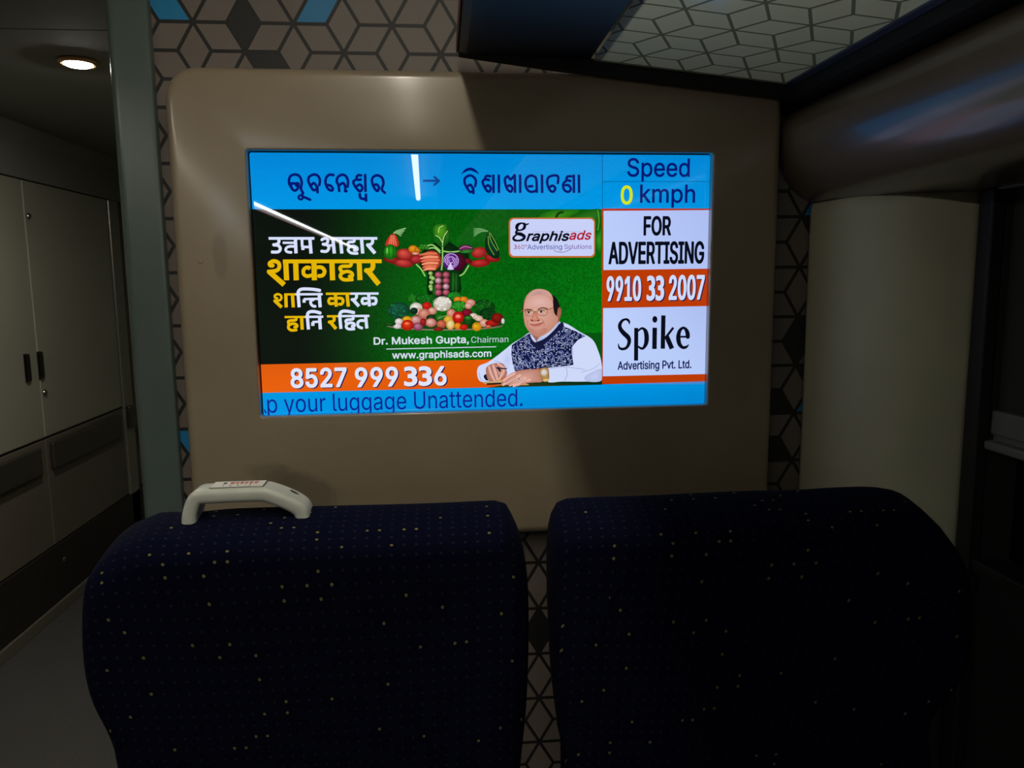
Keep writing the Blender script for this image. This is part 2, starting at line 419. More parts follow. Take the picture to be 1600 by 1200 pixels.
struct(box('wall_right_upper', 1.0, 1.10, YB, 1.672, 1.50, 2.3, M['wall']))
struct(box('wall_right_pier', 1.02, 1.10, 1.33, 1.672, 0.80, 1.50, M['low']))
struct(box('wall_right_pier_rear', 1.02, 1.10, YB, -0.25, 0.80, 1.50, M['low']))
wf = bmesh.new()
box_bm(wf, 0.992, 1.02, 1.335, 1.372, 0.0, 1.503, 0.004); box_bm(wf, 1.02, 1.05, -0.29, -0.25, 0.78, 1.503, 0.004)
box_bm(wf, 1.0, 1.05, -0.25, 1.335, 0.785, 0.81, 0.004)
fr = struct(bmobj('window_1', wf, M['dark']), 'dark train window at night')
box('glass', 1.075, 1.083, -0.25, 1.335, 0.805, 1.505, M['pane'], fr)
GLYPHS = {' ':(94,'',''),
',':(94,'19,-60 34,36 68,36 42,-60','010003030201'),
'.':(94,'48,-2 39,-1 31,4 26,12 25,20 26,29 31,37 39,42 48,43 56,42 64,37 69,29 71,20 69,12 64,4 56,-1','0403020402010100040504060c0b0d0d0b080b0a0809080a0f0e000e0d000d0800040008060408070608'),
'0':(227,'113,-3 100,-2 87,0 76,5 65,12 56,21 47,31 40,43 34,57 30,72 27,89 25,107 24,127 25,147 27,165 30,182 35,197 40,211 48,223 56,234 65,242 76,249 87,254 100,257 113,258 127,257 139,254 151,249 161,242 171,234 179,223 186,211 192,197 197,182 200,165 202,147 203,127 202,107 200,89 197,72 192,57 186,43 179,31 171,21 162,12 151,5 140,0 127,-2 113,25 131,28 145,37 157,52 165,72 168,84 170,97 171,111 172,127 171,143 170,157 168,170 165,182 157,203 145,218 131,227 113,230 96,227 82,218 70,203 62,182 59,170 56,157 55,143 55,127 55,111 56,97 59,84 62,72 70,52 82,37 96,28','0b0a4a4a490b0c0b4949480c48470c0d0c4747460d0e0d460030014f020101304f411716024f034f4e0304034e151442424115411615044e054e4d0506054d07064d4d4c0708074c09084c4c4b090a094b4a0a4b0e46450f0e4545440f100f44444310111043121143131243434213421413184019312f2e19403f3f1a19312e2d32312d2d2c321c1b3e3f3e1b1a3f1b2625363736252524373837243938242423393a392323223a322c2b33322b2b2a332a29332928333433282827343534272726352636353a223b22213b3c3b2121203c3d3c20201f3d1f1e3d1e1d3d3e3d1d1c3e1d30002f2f3130174140401817'),
'1':(227,'38,0 38,27 195,27 195,0 138,254 138,0 106,0 106,224 105,224 43,179 43,213 99,254 138,27 106,27','0b0a08080a090302050d0c070100060b080707040b0c0d0604070c05020c06050c01060d'),
'2':(227,'32,0 32,24 117,114 130,129 141,141 149,153 155,163 159,174 160,186 159,198 154,209 146,218 137,224 125,228 112,230 98,228 86,224 77,216 69,207 65,195 64,181 33,181 35,202 43,221 55,237 72,248 91,255 112,258 134,255 153,248 169,237 181,223 188,205 191,186 189,172 185,159 179,145 168,129 161,121 153,111 144,101 133,90 76,30 76,28 195,28 195,0','01002b1413151615131312161716121218171a0f0e0f1a101b0d1c29022a0d1b0e1a0e1b012b2a2a0201181211191811111019101a190c0b1d222108212008262504050425252405060524242306070623232207220807082009201f090a091f1f1e0a0b0a1e1d0b1e2b002d2d2c2b0229280302282827032726032604031c0d0c0c1d1c'),
'3':(218,'29,213 44,217 58,221 72,222 85,223 108,220 127,213 138,201 142,185 138,170 126,158 106,151 76,149 76,115 108,112 130,104 142,90 147,73 143,56 133,43 116,35 94,32 75,33 57,36 38,43 20,51 20,12 38,6 56,1 73,-2 91,-3 133,3 166,19 187,43 195,74 192,94 183,112 169,126 147,135 167,145 179,157 187,172 190,192 182,219 163,239 132,253 92,258 74,257 58,255 43,251 29,247','1b181a191a183101020230311c171b181b173200010131322e04051e151d161d150e0b0d0c0d0b2f0304042e2f1d161c171c16300203032f30141f13131f201213202021121112212122112223111011232324102425100f102525260f26270a090a27272809282909080929292a0807082a2a2b0706072b2b2c062d062c151e1f1f14150f260e0b0e26260a0b062d052e052d'),
'5':(227,'111,-3 89,-1 70,6 54,16 41,30 33,47 30,65 61,65 64,54 69,44 77,36 87,30 98,26 111,25 125,27 138,32 149,41 157,52 162,66 164,81 162,97 157,111 148,122 137,131 124,137 109,138 96,137 84,134 73,129 64,123 34,126 48,254 183,254 183,226 75,226 67,151 68,151 77,157 89,162 101,166 115,167 131,165 147,160 161,153 172,143 182,130 189,116 194,99 195,82 195,70 193,58 189,48 184,38 171,21 154,8 144,3 134,-1 123,-3','060507231d1c1c24230403090908040504080705081d231e1f1e2319271a0d0039000d0c271928000c010b010c251b1a26251a1a2726010b020b0a0203020a09030a241c1b1b25241f232238370e370f0e0f373636100f162b172b2a1718172a29182a333212323112131231313013302f1314132f2f2e14103635111035353411343311331211142e152e2d1516152d2d2c162b162c380e390d390e2819181829282120221f2220'),
'6':(227,'113,-3 91,-1 71,7 55,20 42,37 34,58 32,81 34,100 40,119 45,130 51,142 59,156 69,170 126,254 161,254 75,131 73,131 77,137 83,144 90,149 98,153 107,156 117,157 139,155 158,147 173,136 185,120 192,101 194,79 192,56 184,36 171,20 155,7 135,-1 113,24 127,26 139,31 149,40 157,51 162,64 164,79 162,94 157,107 149,118 139,126 127,131 113,133 99,131 87,126 77,118 69,107 64,94 62,79 64,64 69,51 77,40 87,31 99,26 85,146','033604363504050435353405060534343306070633080733333208090832310f100f11100139382f14130138023702380f31300237033603373110320932100a091010110a0b0a1111120b120c0b2200232e16152c172d230021212423162e2d2d17161f1e261e1d2627261d1d1c271c2827281c291c1b291b1a292a291a1a192a242120252420201f251f26252a192b19182b2c2b18172c180c120d390100002239142f2e2e1514302f133a0f130f3013110f120f3a120e0d120e123a'),
'7':(227,'48,0 162,224 162,226 31,226 31,254 195,254 195,224 82,0','000701020106060502060107040302020504'),
'8':(227,'113,-3 101,-3 89,-1 78,2 68,6 50,17 37,31 29,48 26,68 28,83 33,98 40,110 51,121 63,128 76,132 76,133 59,141 46,154 38,171 35,190 38,209 45,225 57,239 73,249 92,256 113,258 134,256 153,249 169,239 181,225 188,209 191,190 188,171 180,154 167,141 150,133 150,132 164,128 176,121 186,110 194,98 199,83 200,68 198,48 189,31 176,17 158,6 148,2 137,-1 126,-3 113,25 129,26 142,30 153,37 161,46 167,57 168,69 167,83 161,94 153,104 141,111 128,116 113,118 98,116 85,111 73,104 65,94 59,83 58,69 59,57 64,46 73,37 84,30 97,26 113,145 126,146 137,150 146,157 154,165 158,176 160,188 158,200 154,210 147,218 138,225 126,229 113,230 100,229 89,225 79,218 72,210 68,200 66,188 68,176 72,165 79,157 89,150 100,146','0605464645060706450807454544080908444443090a094343420a0b0a42420c0b12115d5d5c1213125c010032613f3e490201013249185857024903480349403f0e3f610e0f0e6161600f5f0f601759585818170348044847040504474605470c42410d0c4141400d400e0d0f5f105f5e1011105e5d115e135c5b14135b5b5a1415145a16155a5a5916591716195655303331541a5519551a243c3b33302f2f34333c243d4b3d2424234b4c4b23234d4c531b541a541b2d2c3637362c2c2b372b2a3738372a2a29383938292928392827393a392727263a21204f504f20201f5051501f1f1e51342f2e35342e2e2d352d36353a263b26253b243b254d23224e4d2222214e214f4e511e521e1d521d1c5253521c1b531c3200313133323d4b3e4b4a3e613e4a561957185719'),
'9':(227,'113,258 135,255 155,247 171,234 184,217 192,197 194,173 192,155 186,135 181,124 175,112 167,99 158,84 100,0 65,0 151,124 154,124 149,117 144,111 137,105 128,101 119,98 109,97 87,100 69,107 53,119 41,134 34,154 32,176 34,198 42,218 55,235 71,247 91,255 113,230 99,228 87,223 77,215 69,204 64,191 63,176 64,161 69,148 77,137 87,129 99,123 113,122 127,123 139,129 149,137 157,147 162,160 164,175 162,190 157,204 150,215 139,223 127,228 139,107','1a192a2a291a1b1a291c1b2929281c28271c1d1c271e1d2727261e1f1e26202524242120152e162d162e220023162d172c172d2124232300210c120d172c182c2b1819182b2a192b1f262525201f2f1413380139100f110f10310f31303702380138020908323332080807333433070706340605343534050504353635040403360c0b1211120b0b0a1110110a0a09100932103110323603370237032e1514142f2e0022393901002f13303a0f130f301312110f0f3a120e0d120e123a'),
'A':(240,'8,0 101,254 138,254 231,0 198,0 144,151 138,167 132,186 129,197 125,210 121,224 116,239 123,239 118,224 114,209 110,197 106,185 100,166 95,151 43,0 55,71 55,99 185,99 185,71 120,228 77,99 163,99 173,71 67,71','00131415121100141501100f010f0e0e0d010d0b011001111511010015010403170316171603020516061602060706020807020908020a09020c0a021c19140b0d180b180c010b0c0c02011a1b170a0c18191c1a12151915141916051a17161a04171b1b1a1c14131c'),
'C':(255,'134,-3 118,-2 103,1 88,6 75,12 63,21 52,32 43,44 35,58 28,73 24,90 21,108 20,127 21,146 24,165 28,181 35,197 43,210 52,223 63,233 75,242 88,249 103,254 118,257 134,258 152,256 170,252 186,245 201,236 214,224 224,209 232,193 236,174 204,174 200,186 195,197 187,206 179,214 169,220 158,224 146,227 134,228 111,225 92,216 83,210 75,202 68,192 62,182 58,170 54,157 52,143 52,127 52,111 54,97 58,84 63,72 68,62 75,53 83,45 92,38 112,29 134,26 146,27 158,30 169,34 179,40 187,48 195,57 200,68 204,80 236,80 232,62 224,45 214,31 201,19 187,9 170,2 153,-2','0908360a093636350a0b0a3535340b0c0b3434330c33320c0d0c3232310d0e0d31142c2b15142b2b2a152a1615033b0405043b3b3a05132d2c2c1413053a063a39060706393938070807383837083608370e31300f0e30302f0f100f2f2f2e1011102e2e2d1112112d2d13122818293e3d0001003d3c013d2918173f4d4c403f4c261a2719271a3e004d4d3f3e271928182819474645201f21424a49434249494843444348484744474544211f221f1e2223221e1e1d2324231d1c241d404c4b41404b4b4a414a4241241c251c1b2526251b1a261b013c0203023c3b033c29172a162a17'),
'D':(251,'109,0 48,0 48,29 107,29 122,29 136,31 148,35 159,40 169,47 177,55 184,64 189,75 194,86 197,99 199,113 200,128 199,142 197,156 194,169 190,180 184,191 177,200 169,208 160,214 149,219 138,223 125,225 110,226 47,226 47,254 113,254 131,253 147,251 162,246 176,239 189,231 200,221 209,209 217,196 223,181 227,164 230,147 231,128 230,109 227,91 223,74 217,59 209,46 199,34 188,24 175,15 161,9 145,4 128,1 62,254 62,0 30,0 30,254 62,226 62,29','39381c3702010102381c3802391c1d1e1b1a0300041b1e3600033702373b1c023a1c3a361d1c3605353434060519201f073332320807181721063433330706201918182120040035350504191f1a1e1a1f2b2a0e0f0e2a100f2a2a291009302f0a092f2f2e0a0b0a2e2e2d0b0c0b2d2d2c0c0d0c2c2c2b0d2b0e0d1029112928111211282827121312272726131413262625141514252524152315240832313130083009081523162322161716222117221b363a023b3a37033b'),
'E':(209,'30,0 30,254 186,254 186,226 62,226 62,143 178,143 178,114 62,114 62,29 188,29 188,0','00090801000808050105040109000b0b0a09050807070605030204010402'),
'F':(205,'30,0 30,254 185,254 185,226 62,226 62,139 173,139 173,111 62,111 62,0','090800080500010005030204050807070605010504040201'),
'G':(260,'134,-3 118,-2 102,1 88,6 75,13 63,21 52,32 42,44 35,58 28,73 24,90 21,108 20,127 21,146 24,165 28,181 35,197 42,210 52,223 62,233 74,242 88,249 102,254 117,257 132,258 152,256 170,252 187,245 202,235 214,222 225,208 232,192 237,174 204,174 199,186 194,197 186,206 178,213 168,220 158,224 146,227 133,228 111,225 92,216 75,202 62,182 58,170 54,157 52,143 52,127 52,111 54,97 58,84 63,72 68,62 75,53 83,45 92,38 112,29 134,26 155,29 172,36 187,47 198,62 205,80 207,101 217,100 141,100 141,128 239,128 239,100 238,85 236,71 231,58 225,45 218,34 209,25 199,16 188,9 176,4 163,0 149,-3 207,100','0908340a093434330a0b0a3333320b0c0b3232310c31300c0d0c30302f0d0e0d2f2f2e0e0f0e2e043805162a17013a0203023a39033a152b2a2a1615033904380439132c2b14132b2b15140538063837063736060706360807363635083408350f2e2d100f2d11102d2d2c1112112c2c13122719283b0051513c3b2819293d4f4e251b261a261b3c5150504f3c4f3d3c261a2719271a4746424645424b4a3f4a493f403f49494840484740474240415242424541201f2122211f1f1e2223221e1d231e3d4e4d3e3d4d4d4c3e4c4b3e4b3f3e524143444341414544231d241d1c2425241c1b251c003b013a013b172a29181729291918404252'),
'I':(150,'16,0 16,29 59,29 59,226 16,226 16,254 135,254 135,226 91,226 91,29 135,29 135,0','010002030504090b0a0706080b0900020009030209090803050308080605'),
'L':(196,'30,0 30,254 62,254 62,29 181,29 181,0','010003030005050403010302'),
'M':(314,'30,0 30,254 76,254 139,94 141,87 144,79 150,61 153,52 156,42 158,33 161,24 154,24 159,41 165,61 168,70 171,79 174,87 176,94 238,254 284,254 284,0 252,0 252,145 252,163 252,174 253,184 253,207 253,229 256,229 253,217 249,205 241,181 237,171 234,161 231,152 228,145 171,0 143,0 85,145 83,152 80,160 72,181 69,192 65,204 60,216 56,229 59,229 60,208 60,186 61,164 61,154 61,145 61,0 157,36 60,217','302f012d012f3433000100333332013231013001312d2f362e2d360b08070b07252b2a022c2b022e2c022d2e02012d020c090a0c0a0d121f1e1a19131d1a13131c1d1c1b1d1615141413161716131319171817191d1b1e121e1b1b1c121c13121110230b2524240a0b0a090b0b0935090c352322212a2902272603030228292802282703080b351f12201211202120111123210a240d24230f100f230f0e240e0d240326042625050605250706250504262c2e36'),
'N':(262,'30,0 30,254 68,254 172,91 176,84 181,75 187,65 194,53 200,41 207,27 202,27 201,41 200,54 200,67 200,79 199,97 199,254 232,254 232,0 193,0 101,145 95,155 89,165 82,177 74,191 54,226 60,227 61,192 62,177 62,164 62,153 62,145 62,0 201,39 60,215','201f0001001f1f1e0119011b011e1d1d1c011b011c1a192218021a191a020119021307060a09210b090c09120c0d0c120e0d12120913090a1307130a0a08070e120f12110f100f11060513021817151403030216171602161503090b21080a21040314141304050413191b22181a22'),
'O':(267,'133,-3 118,-2 103,1 88,6 75,12 63,21 52,32 43,44 35,58 28,73 24,90 21,108 20,127 21,146 24,165 28,181 35,197 43,210 52,223 63,233 75,242 88,249 103,254 118,257 133,258 149,257 164,254 179,249 192,242 204,233 215,223 224,210 232,197 238,181 243,165 246,146 247,127 246,108 243,90 238,73 232,58 224,44 215,32 204,21 192,12 179,6 164,1 149,-2 133,26 155,29 175,38 184,44 191,52 198,61 204,72 209,84 212,97 214,111 215,127 214,143 212,157 209,170 204,182 198,193 191,202 184,210 175,216 155,225 133,228 112,225 92,216 83,210 75,202 69,193 63,182 58,170 54,157 52,143 52,127 52,111 54,97 58,84 63,72 69,62 75,52 83,45 92,38 112,29','5251080908510a095151500a0b0a50504f0b0c0b4f4f4e0c4e4d0c0d0c4d4d4c0d0e0d4c4c4b0e0f0e4b4847134714130030015701300157021546451615454517160257035756030403561447464615140456055655055554050605540706545453070807535208530f4b4a100f4a4a4910111049494811121148481312184419312f2e2e2d312d3231194443431a192c2b33322d2c2c3332411c421c1b4243421b1a431b2726373837262625383938253a392525243a24233a3b3a233c3b2323223c3d3c2222213d3e3d2121203e332b2a34332a35342a2a29352928353635282827362737363e203f201f3f403f1f1f1e4041401e1e1d411c411d30002f2f3130174544441817'),
'P':(222,'30,0 30,254 118,254 132,254 144,252 156,248 166,244 183,231 195,215 202,195 204,174 202,152 195,133 183,116 166,104 156,99 144,96 132,94 118,93 55,93 55,121 116,121 134,123 149,128 159,136 167,147 171,160 172,174 171,188 167,201 159,211 148,219 134,224 116,226 62,226 62,0 62,121 62,93','1314000100141300231323251413241424220114221611101017162004031512111116152003210302212221020122021c1b0a0a091c180e0d19180d0d0c190c0b191a190b0b0a1a0a1b1a1c091d09081d08071d1e1d07061e0717100f0f0e170e18171e061f06051f201f05042005121525152425132524'),
'R':(224,'30,0 30,254 118,254 132,254 145,252 156,249 167,244 183,232 195,217 202,198 205,176 202,154 195,136 183,120 166,109 156,104 145,101 132,99 118,99 48,99 48,128 117,128 135,129 149,133 160,141 167,150 171,162 173,176 171,190 167,202 159,212 149,220 134,224 116,226 62,226 62,0 177,0 115,115 151,115 214,0 62,128 62,99 124,99 157,104','2313001314000100141323291413291428220114221026112617161f04200320042a11251126251525162003210302212221020122020b0a1b0a091b2b0f24180e0d19180d0d0c190c0b191a190b0b1b1a1b091c1d1c0909081d08071d1e1d07061e07112a24101124240f1026100f0f2b260e18261726181e061f06051f041f0512252925152828292528142925122a2616250e262b24272b'),
'S':(223,'112,-4 98,-4 86,-2 74,1 64,5 46,15 32,30 23,48 19,68 52,68 55,55 62,44 71,35 83,29 97,26 112,25 128,26 143,30 155,37 165,46 171,57 173,70 171,81 166,89 158,96 148,102 136,107 122,111 92,120 77,124 64,130 53,137 43,145 36,153 30,163 27,174 26,186 29,206 37,224 51,238 69,249 79,253 90,256 101,257 114,258 126,257 137,256 148,253 158,249 175,238 189,224 197,208 200,189 169,189 163,206 151,219 134,227 112,229 97,228 84,224 73,218 64,209 59,199 58,188 60,176 65,167 74,160 85,154 96,150 106,147 132,140 144,136 156,132 168,126 179,119 189,110 197,99 202,85 204,69 201,50 193,32 180,17 162,5 151,1 139,-2 126,-4','050b060b0a0607060a0a0907080709222140232240403f2324233f25243f3f3e2526253e283c3b3b2928010e02441c453a2b2a0d0302020e0d1c441d44431d293b3a3a2a29030d040d0c0405040c0b050c1d431e43421e1f1e4242411f201f41212041402141263e3d27263d3d3c273c28270f55101a461b382d392c392d11545310555454111019481a48471a461a472f2e382d382e515013141350504f1415144f4f4e154e4d1516154d4d4c1617164c4c4b174b4a17343335363533333236313632115352121152525112511312174a184a49181918494819493631373130373837302f3830550f0001000f0e010f451c1b1b46452b3a39392c2b'),
'T':(224,'16,226 16,254 208,254 208,226 128,226 128,0 96,0 96,226','010007030204070605050407010704040201'),
'U':(259,'129,-4 115,-3 101,-1 89,3 77,8 66,14 57,22 49,30 42,40 37,51 33,62 31,74 30,87 30,254 62,254 62,89 64,72 70,57 80,44 94,34 110,28 129,26 149,28 165,34 179,44 188,57 194,72 196,89 196,254 229,254 229,87 228,74 226,62 222,51 216,40 210,30 201,22 192,14 182,8 170,3 157,-1 144,-3','0c0b0f0d0c0f0f0e0d0114020302141303140313040504131205130512060706121211070807110908111110090a09100b0a100f0b1028162915291616282717162727261726251725181721201a201f1a1b1a1f1f1e1b1e1d1b1c1b1d182524242318191823232219222119211a19291500010015140115'),
'V':(240,'102,0 8,254 42,254 96,103 101,88 108,69 111,57 115,45 119,31 124,15 117,15 122,31 126,45 130,58 133,69 140,88 145,103 197,254 231,254 139,0 120,26','0403000003010201030a08000807000706000605000400051110121210130f13100b09130c0b130d0c130e0d13130f0e0a001313090a0a0914090b14080a14'),
'a':(195,'80,-4 63,-3 47,2 34,11 24,22 17,37 15,54 17,69 22,80 29,90 39,97 50,102 63,105 76,108 89,110 105,112 117,113 126,115 133,117 136,121 138,127 138,128 137,139 133,148 128,156 120,161 110,164 98,165 85,164 75,161 66,156 59,150 54,144 50,137 20,146 29,161 39,173 52,182 66,188 82,191 97,192 108,192 119,190 131,186 143,180 153,172 161,160 167,145 168,126 168,0 138,0 138,26 136,26 132,19 126,12 118,6 108,1 95,-3 85,23 101,24 114,29 124,37 132,47 136,57 138,69 138,95 130,91 123,89 116,88 108,87 100,86 88,84 77,82 67,79 58,75 52,70 47,62 46,52 47,43 51,36 57,30 65,26 74,24','04034f4f4e0405044e4e4d0506054d4d4c0607064c08074c4c4b0809084b0a094b232221393a0052003a0d4847470e0d0052015101520c4948480d0c1d1c261c27260151025150020302504f03500a4b4a0b0a4a4a490b490c0b232120201f2324231f1f1e2425241e1e1d251d26250f46451a291b281b291044434342104211103b38373c3b3737363c0f454444100f192a1a291a2a313040414030151430302f153133323e34333f3e3333313f31403f131241413013301413152f162f2e1617162e2e2d173c36353d3c3535343d343e3d114241411211172d182d2c1819182c2c2b192a192b383b393a393b0e4746460f0e1b281c271c28'),
'c':(198,'104,-4 91,-3 79,-1 69,3 58,8 49,15 41,23 34,32 28,43 23,54 20,66 18,80 17,94 18,108 20,122 23,134 28,146 34,156 41,165 49,173 58,180 69,185 79,189 91,191 104,192 117,191 130,189 142,184 153,178 162,170 170,161 176,150 181,138 151,131 149,138 145,145 141,150 135,155 128,159 121,162 113,164 104,165 86,162 73,155 62,144 54,129 50,112 48,94 50,75 54,59 62,44 73,33 86,26 104,23 113,24 121,26 129,29 135,33 141,38 146,44 149,51 152,59 181,51 177,39 171,28 163,19 153,11 142,4 130,0 117,-3','0a09300b0a30302f0b0c0b2f0d0c2f0134022a171602340334330304033315142b2b2a152a16150433053332050605320706323231070807310908313009310d2f2e0e0d2e2e2d0e0f0e2d100f2d11102d2d2c1112112c13122c2c2b132b141336354545373628192918291927261a374544443837192827271a1941403b403f3b3c3b3f3d3c3f3f3e3d201f2122211f1f1e2223221e1e1d233844433938434342393a394242413a413b3a231d241d1c2425241c1c1b2526251b1a261b453500010035340135172a29291817'),
'd':(212,'98,-4 75,-1 56,8 40,23 27,42 23,54 20,66 18,80 17,94 18,109 20,122 23,135 27,146 40,166 56,180 75,189 98,192 114,191 126,186 136,180 144,173 149,166 153,160 155,160 155,254 186,254 186,0 156,0 156,29 153,29 149,23 143,16 136,8 126,2 114,-3 102,23 118,26 132,32 142,43 150,58 154,75 156,95 154,114 150,131 142,145 132,156 118,163 102,165 86,163 72,156 62,145 54,131 50,114 48,95 50,75 54,58 62,44 73,33 86,26','0605360706363635070807350908353534090a09340b0a3439013a3a010000233a30100f013902300f310e310f0239033938030403383837040504373605370b34330c0b3333320c0d0c3232310d310e0d212422112f2e2e121125201f132d142421202025242d132e122e131a19291a1c1b29192a172a1928271c1c1a281a29282a172b251f1e1e1d2526251d1d1c261c27262b172c17162c2d2c1616152d142d1517191823002222242310302f2f1110'),
'e':(202,'106,-4 93,-3 80,-1 69,3 58,8 49,15 41,23 34,32 28,42 23,54 20,66 18,79 17,93 18,108 20,121 23,133 28,145 33,155 40,165 48,173 58,180 68,185 78,189 90,191 103,192 118,191 133,187 147,180 160,170 170,157 179,141 184,121 186,97 186,85 37,85 37,110 169,110 155,101 153,119 149,134 141,147 131,157 118,163 103,165 87,163 73,157 62,147 54,135 50,121 48,105 48,89 50,69 55,53 64,40 76,31 90,25 106,23 117,24 127,26 135,31 143,36 149,44 153,53 182,45 177,32 168,20 156,10 141,2 125,-3 154,110 49,110 48,85','3231223123220b0a220c0b2222230c0d0c230e0d230f0e232d2c152c16150336040504363635052e2d1314132d2d15140535060706353534070807340908343433090a0933220a332524450f2330302f0f100f2f11102f2f2e1112112e2e1312393800003801370138172b183a4443433b3a291a2a192a1a390044443a392a192b182b19201f243c42413d3c4141403d3e3d40403f3e212532212025202425241f261f1e2627261e1e1d273b4342423c3b271d281d1c2829281c1c1b291a291b0137020302373603373132252b172c162c17223347322247302346242645233146312545314546213247'),
'g':(213,'103,-75 84,-74 67,-70 53,-63 41,-55 32,-45 25,-35 51,-20 55,-26 61,-33 68,-39 77,-44 89,-48 103,-49 124,-46 141,-38 152,-23 156,-3 156,34 153,34 149,28 143,21 136,14 126,8 114,4 97,2 76,5 56,13 40,27 28,45 23,56 20,68 18,81 17,96 18,110 20,123 23,135 27,147 40,166 56,180 76,189 98,192 114,191 127,186 137,180 144,173 150,166 154,159 157,159 157,190 186,190 186,-4 183,-27 175,-45 162,-59 145,-68 125,-73 102,30 118,32 132,38 142,47 150,61 155,77 156,96 155,115 150,132 142,146 132,156 119,163 102,165 86,163 73,156 62,145 54,131 50,115 48,96 50,78 54,61 62,48 73,38 86,32','1e1d4d1f1e4d4d4c1f201f4c4c4b2021204b22214b4b4a2223224a24234a0b010c19501a284746462928010b024f1b1a1a504f472827020b030b0a0304030a0a09040504090908050605080706081b4f1c4f4e1c1d1c4e4d1d4e244a492524494948252625484847264727260d0038380e0d39183a442a453b16153a181717163a163b3a432c442c2b442a442b34331112113333323f403f323040323231303534103411103e3d1212333e333f3e4030410e38370f0e3737360f36350f35100f3b15143c3b1414133c13123c123d3c413042302f4243422f2f2e432e2d432c432d0c0100000d0c183919501939294645452a29'),
'h':(205,'57,113 57,0 26,0 26,254 57,254 57,144 51,144 62,166 76,181 94,189 114,192 132,190 148,184 161,174 170,160 177,142 179,120 179,0 148,0 148,118 145,137 136,152 123,161 105,165 92,163 80,159 71,151 63,141 58,129 57,156','0302060100020602001918081a190719080706001c05061c1c1b051b1a051a070503060409170a0a1716160b0a131211111013100f13130f140f0e1415140e0e0d150d0c1516150c0b160c17091808180905071d06051d04061d'),
'i':(83,'26,0 26,190 57,190 57,0 42,221 34,223 27,227 22,234 21,242 22,249 27,256 34,260 42,262 50,260 57,256 62,249 63,242 62,234 57,227 50,223','080706060508050b080b0a0809080a111012100f0e1210130d1310100e0d0100030302010504130b0513130d0b0d0c0b'),
'k':(190,'55,68 55,106 60,106 142,190 180,190 92,100 89,100 26,0 26,254 57,254 57,0 147,0 74,93 96,114 186,0 57,106 57,70 77,89 100,109','010f0900070a070001080701010908050d060b0e050d051204030d0100100c060d0d0302050e12000a10060c110c020f0f100c0f01100506110b05110c1011020c0d040d12'),
'l':(95,'70,-1 50,2 37,10 29,24 26,42 26,254 57,254 57,49 58,38 60,31 65,27 73,26 80,26 85,27 90,1 81,0 75,-1','040308080704050407070605000b0a0f0e0c0e0d0c0b0010100f0b0f0c0b000a010a0901020109030209080309'),
'm':(305,'26,0 26,190 56,190 56,148 54,148 59,162 66,173 75,182 86,188 98,192 110,193 129,190 144,180 154,166 160,147 156,147 161,160 169,172 178,181 190,187 204,192 218,193 234,191 249,186 261,177 270,164 276,148 278,128 278,0 248,0 248,127 245,145 236,156 224,163 209,165 197,164 187,160 179,153 173,145 169,135 168,124 168,0 137,0 137,130 134,144 126,156 115,163 100,165 89,164 79,160 70,154 63,145 58,133 57,119 57,0 56,154 158,153','3206050036350100350401353534040304343433033332033205030104022e0a2f092f0a08302f2f09082d2c0d0d0c2d2d0c2e0c0b2e0a2e0b0632310706313130073008070e0f272314132423122313120e2726100e262625101110252524112412111522211521161c1b1e1b1a1e1c1e1d1e1a1f1a191f201f1919182018172021201716211714232222151429282a2b2a2828272b270f2b2c2b0f0d2c0f0f0e380305370403370204370e10380d0f38'),
'n':(205,'57,113 57,0 26,0 26,190 56,190 56,144 51,144 62,166 76,181 94,189 114,192 132,190 147,184 160,174 170,160 176,142 179,120 179,0 148,0 148,118 145,137 136,152 123,161 105,165 92,163 80,159 71,151 63,141 58,129 56,154','0100020302000603001918081a190719080706001c05061c1c1b051b1a051a070503060409170a0a1716160b0a131211111013100f13130f140f0e1415140e0e0d150d0c1516150c0b160c17091808180905071d06051d04061d'),
'o':(208,'104,-4 91,-3 79,-1 69,3 58,8 49,15 41,23 34,32 28,43 23,54 20,66 18,80 17,94 18,108 20,122 23,134 28,146 34,156 41,165 49,173 58,180 69,185 79,189 91,191 104,192 116,191 128,189 139,185 149,180 159,173 167,165 174,156 180,146 184,134 188,122 190,108 191,94 190,80 188,66 184,54 180,43 174,32 167,23 159,15 149,8 139,3 128,-1 116,-3 104,23 121,26 135,33 146,44 154,59 158,75 160,94 158,112 154,129 146,144 135,155 121,162 104,165 86,162 73,155 62,144 54,129 50,112 48,94 50,75 54,59 62,44 73,33 86,26','0a09430b0a4343420b0c0b420d0c4242410d0e0d410346040030014702010130473d171602470346034715143e3e3d153d16150446054645050605450706454544070807440908444309440e41400f0e40100f40111040403f1112113f13123f3f3e133e1413183c192e312f193c3b3b1a191b3a1c312e2d32312d2d2c323a1b3b1a3b1b272635262535363525252436242336373623232237222137322c2b33322b2b2a332a2933343329292834282734273534372138212038201f3839381f1f1e391e1d393a391d1c3a1d30002f2f3130173d3c3c1817'),
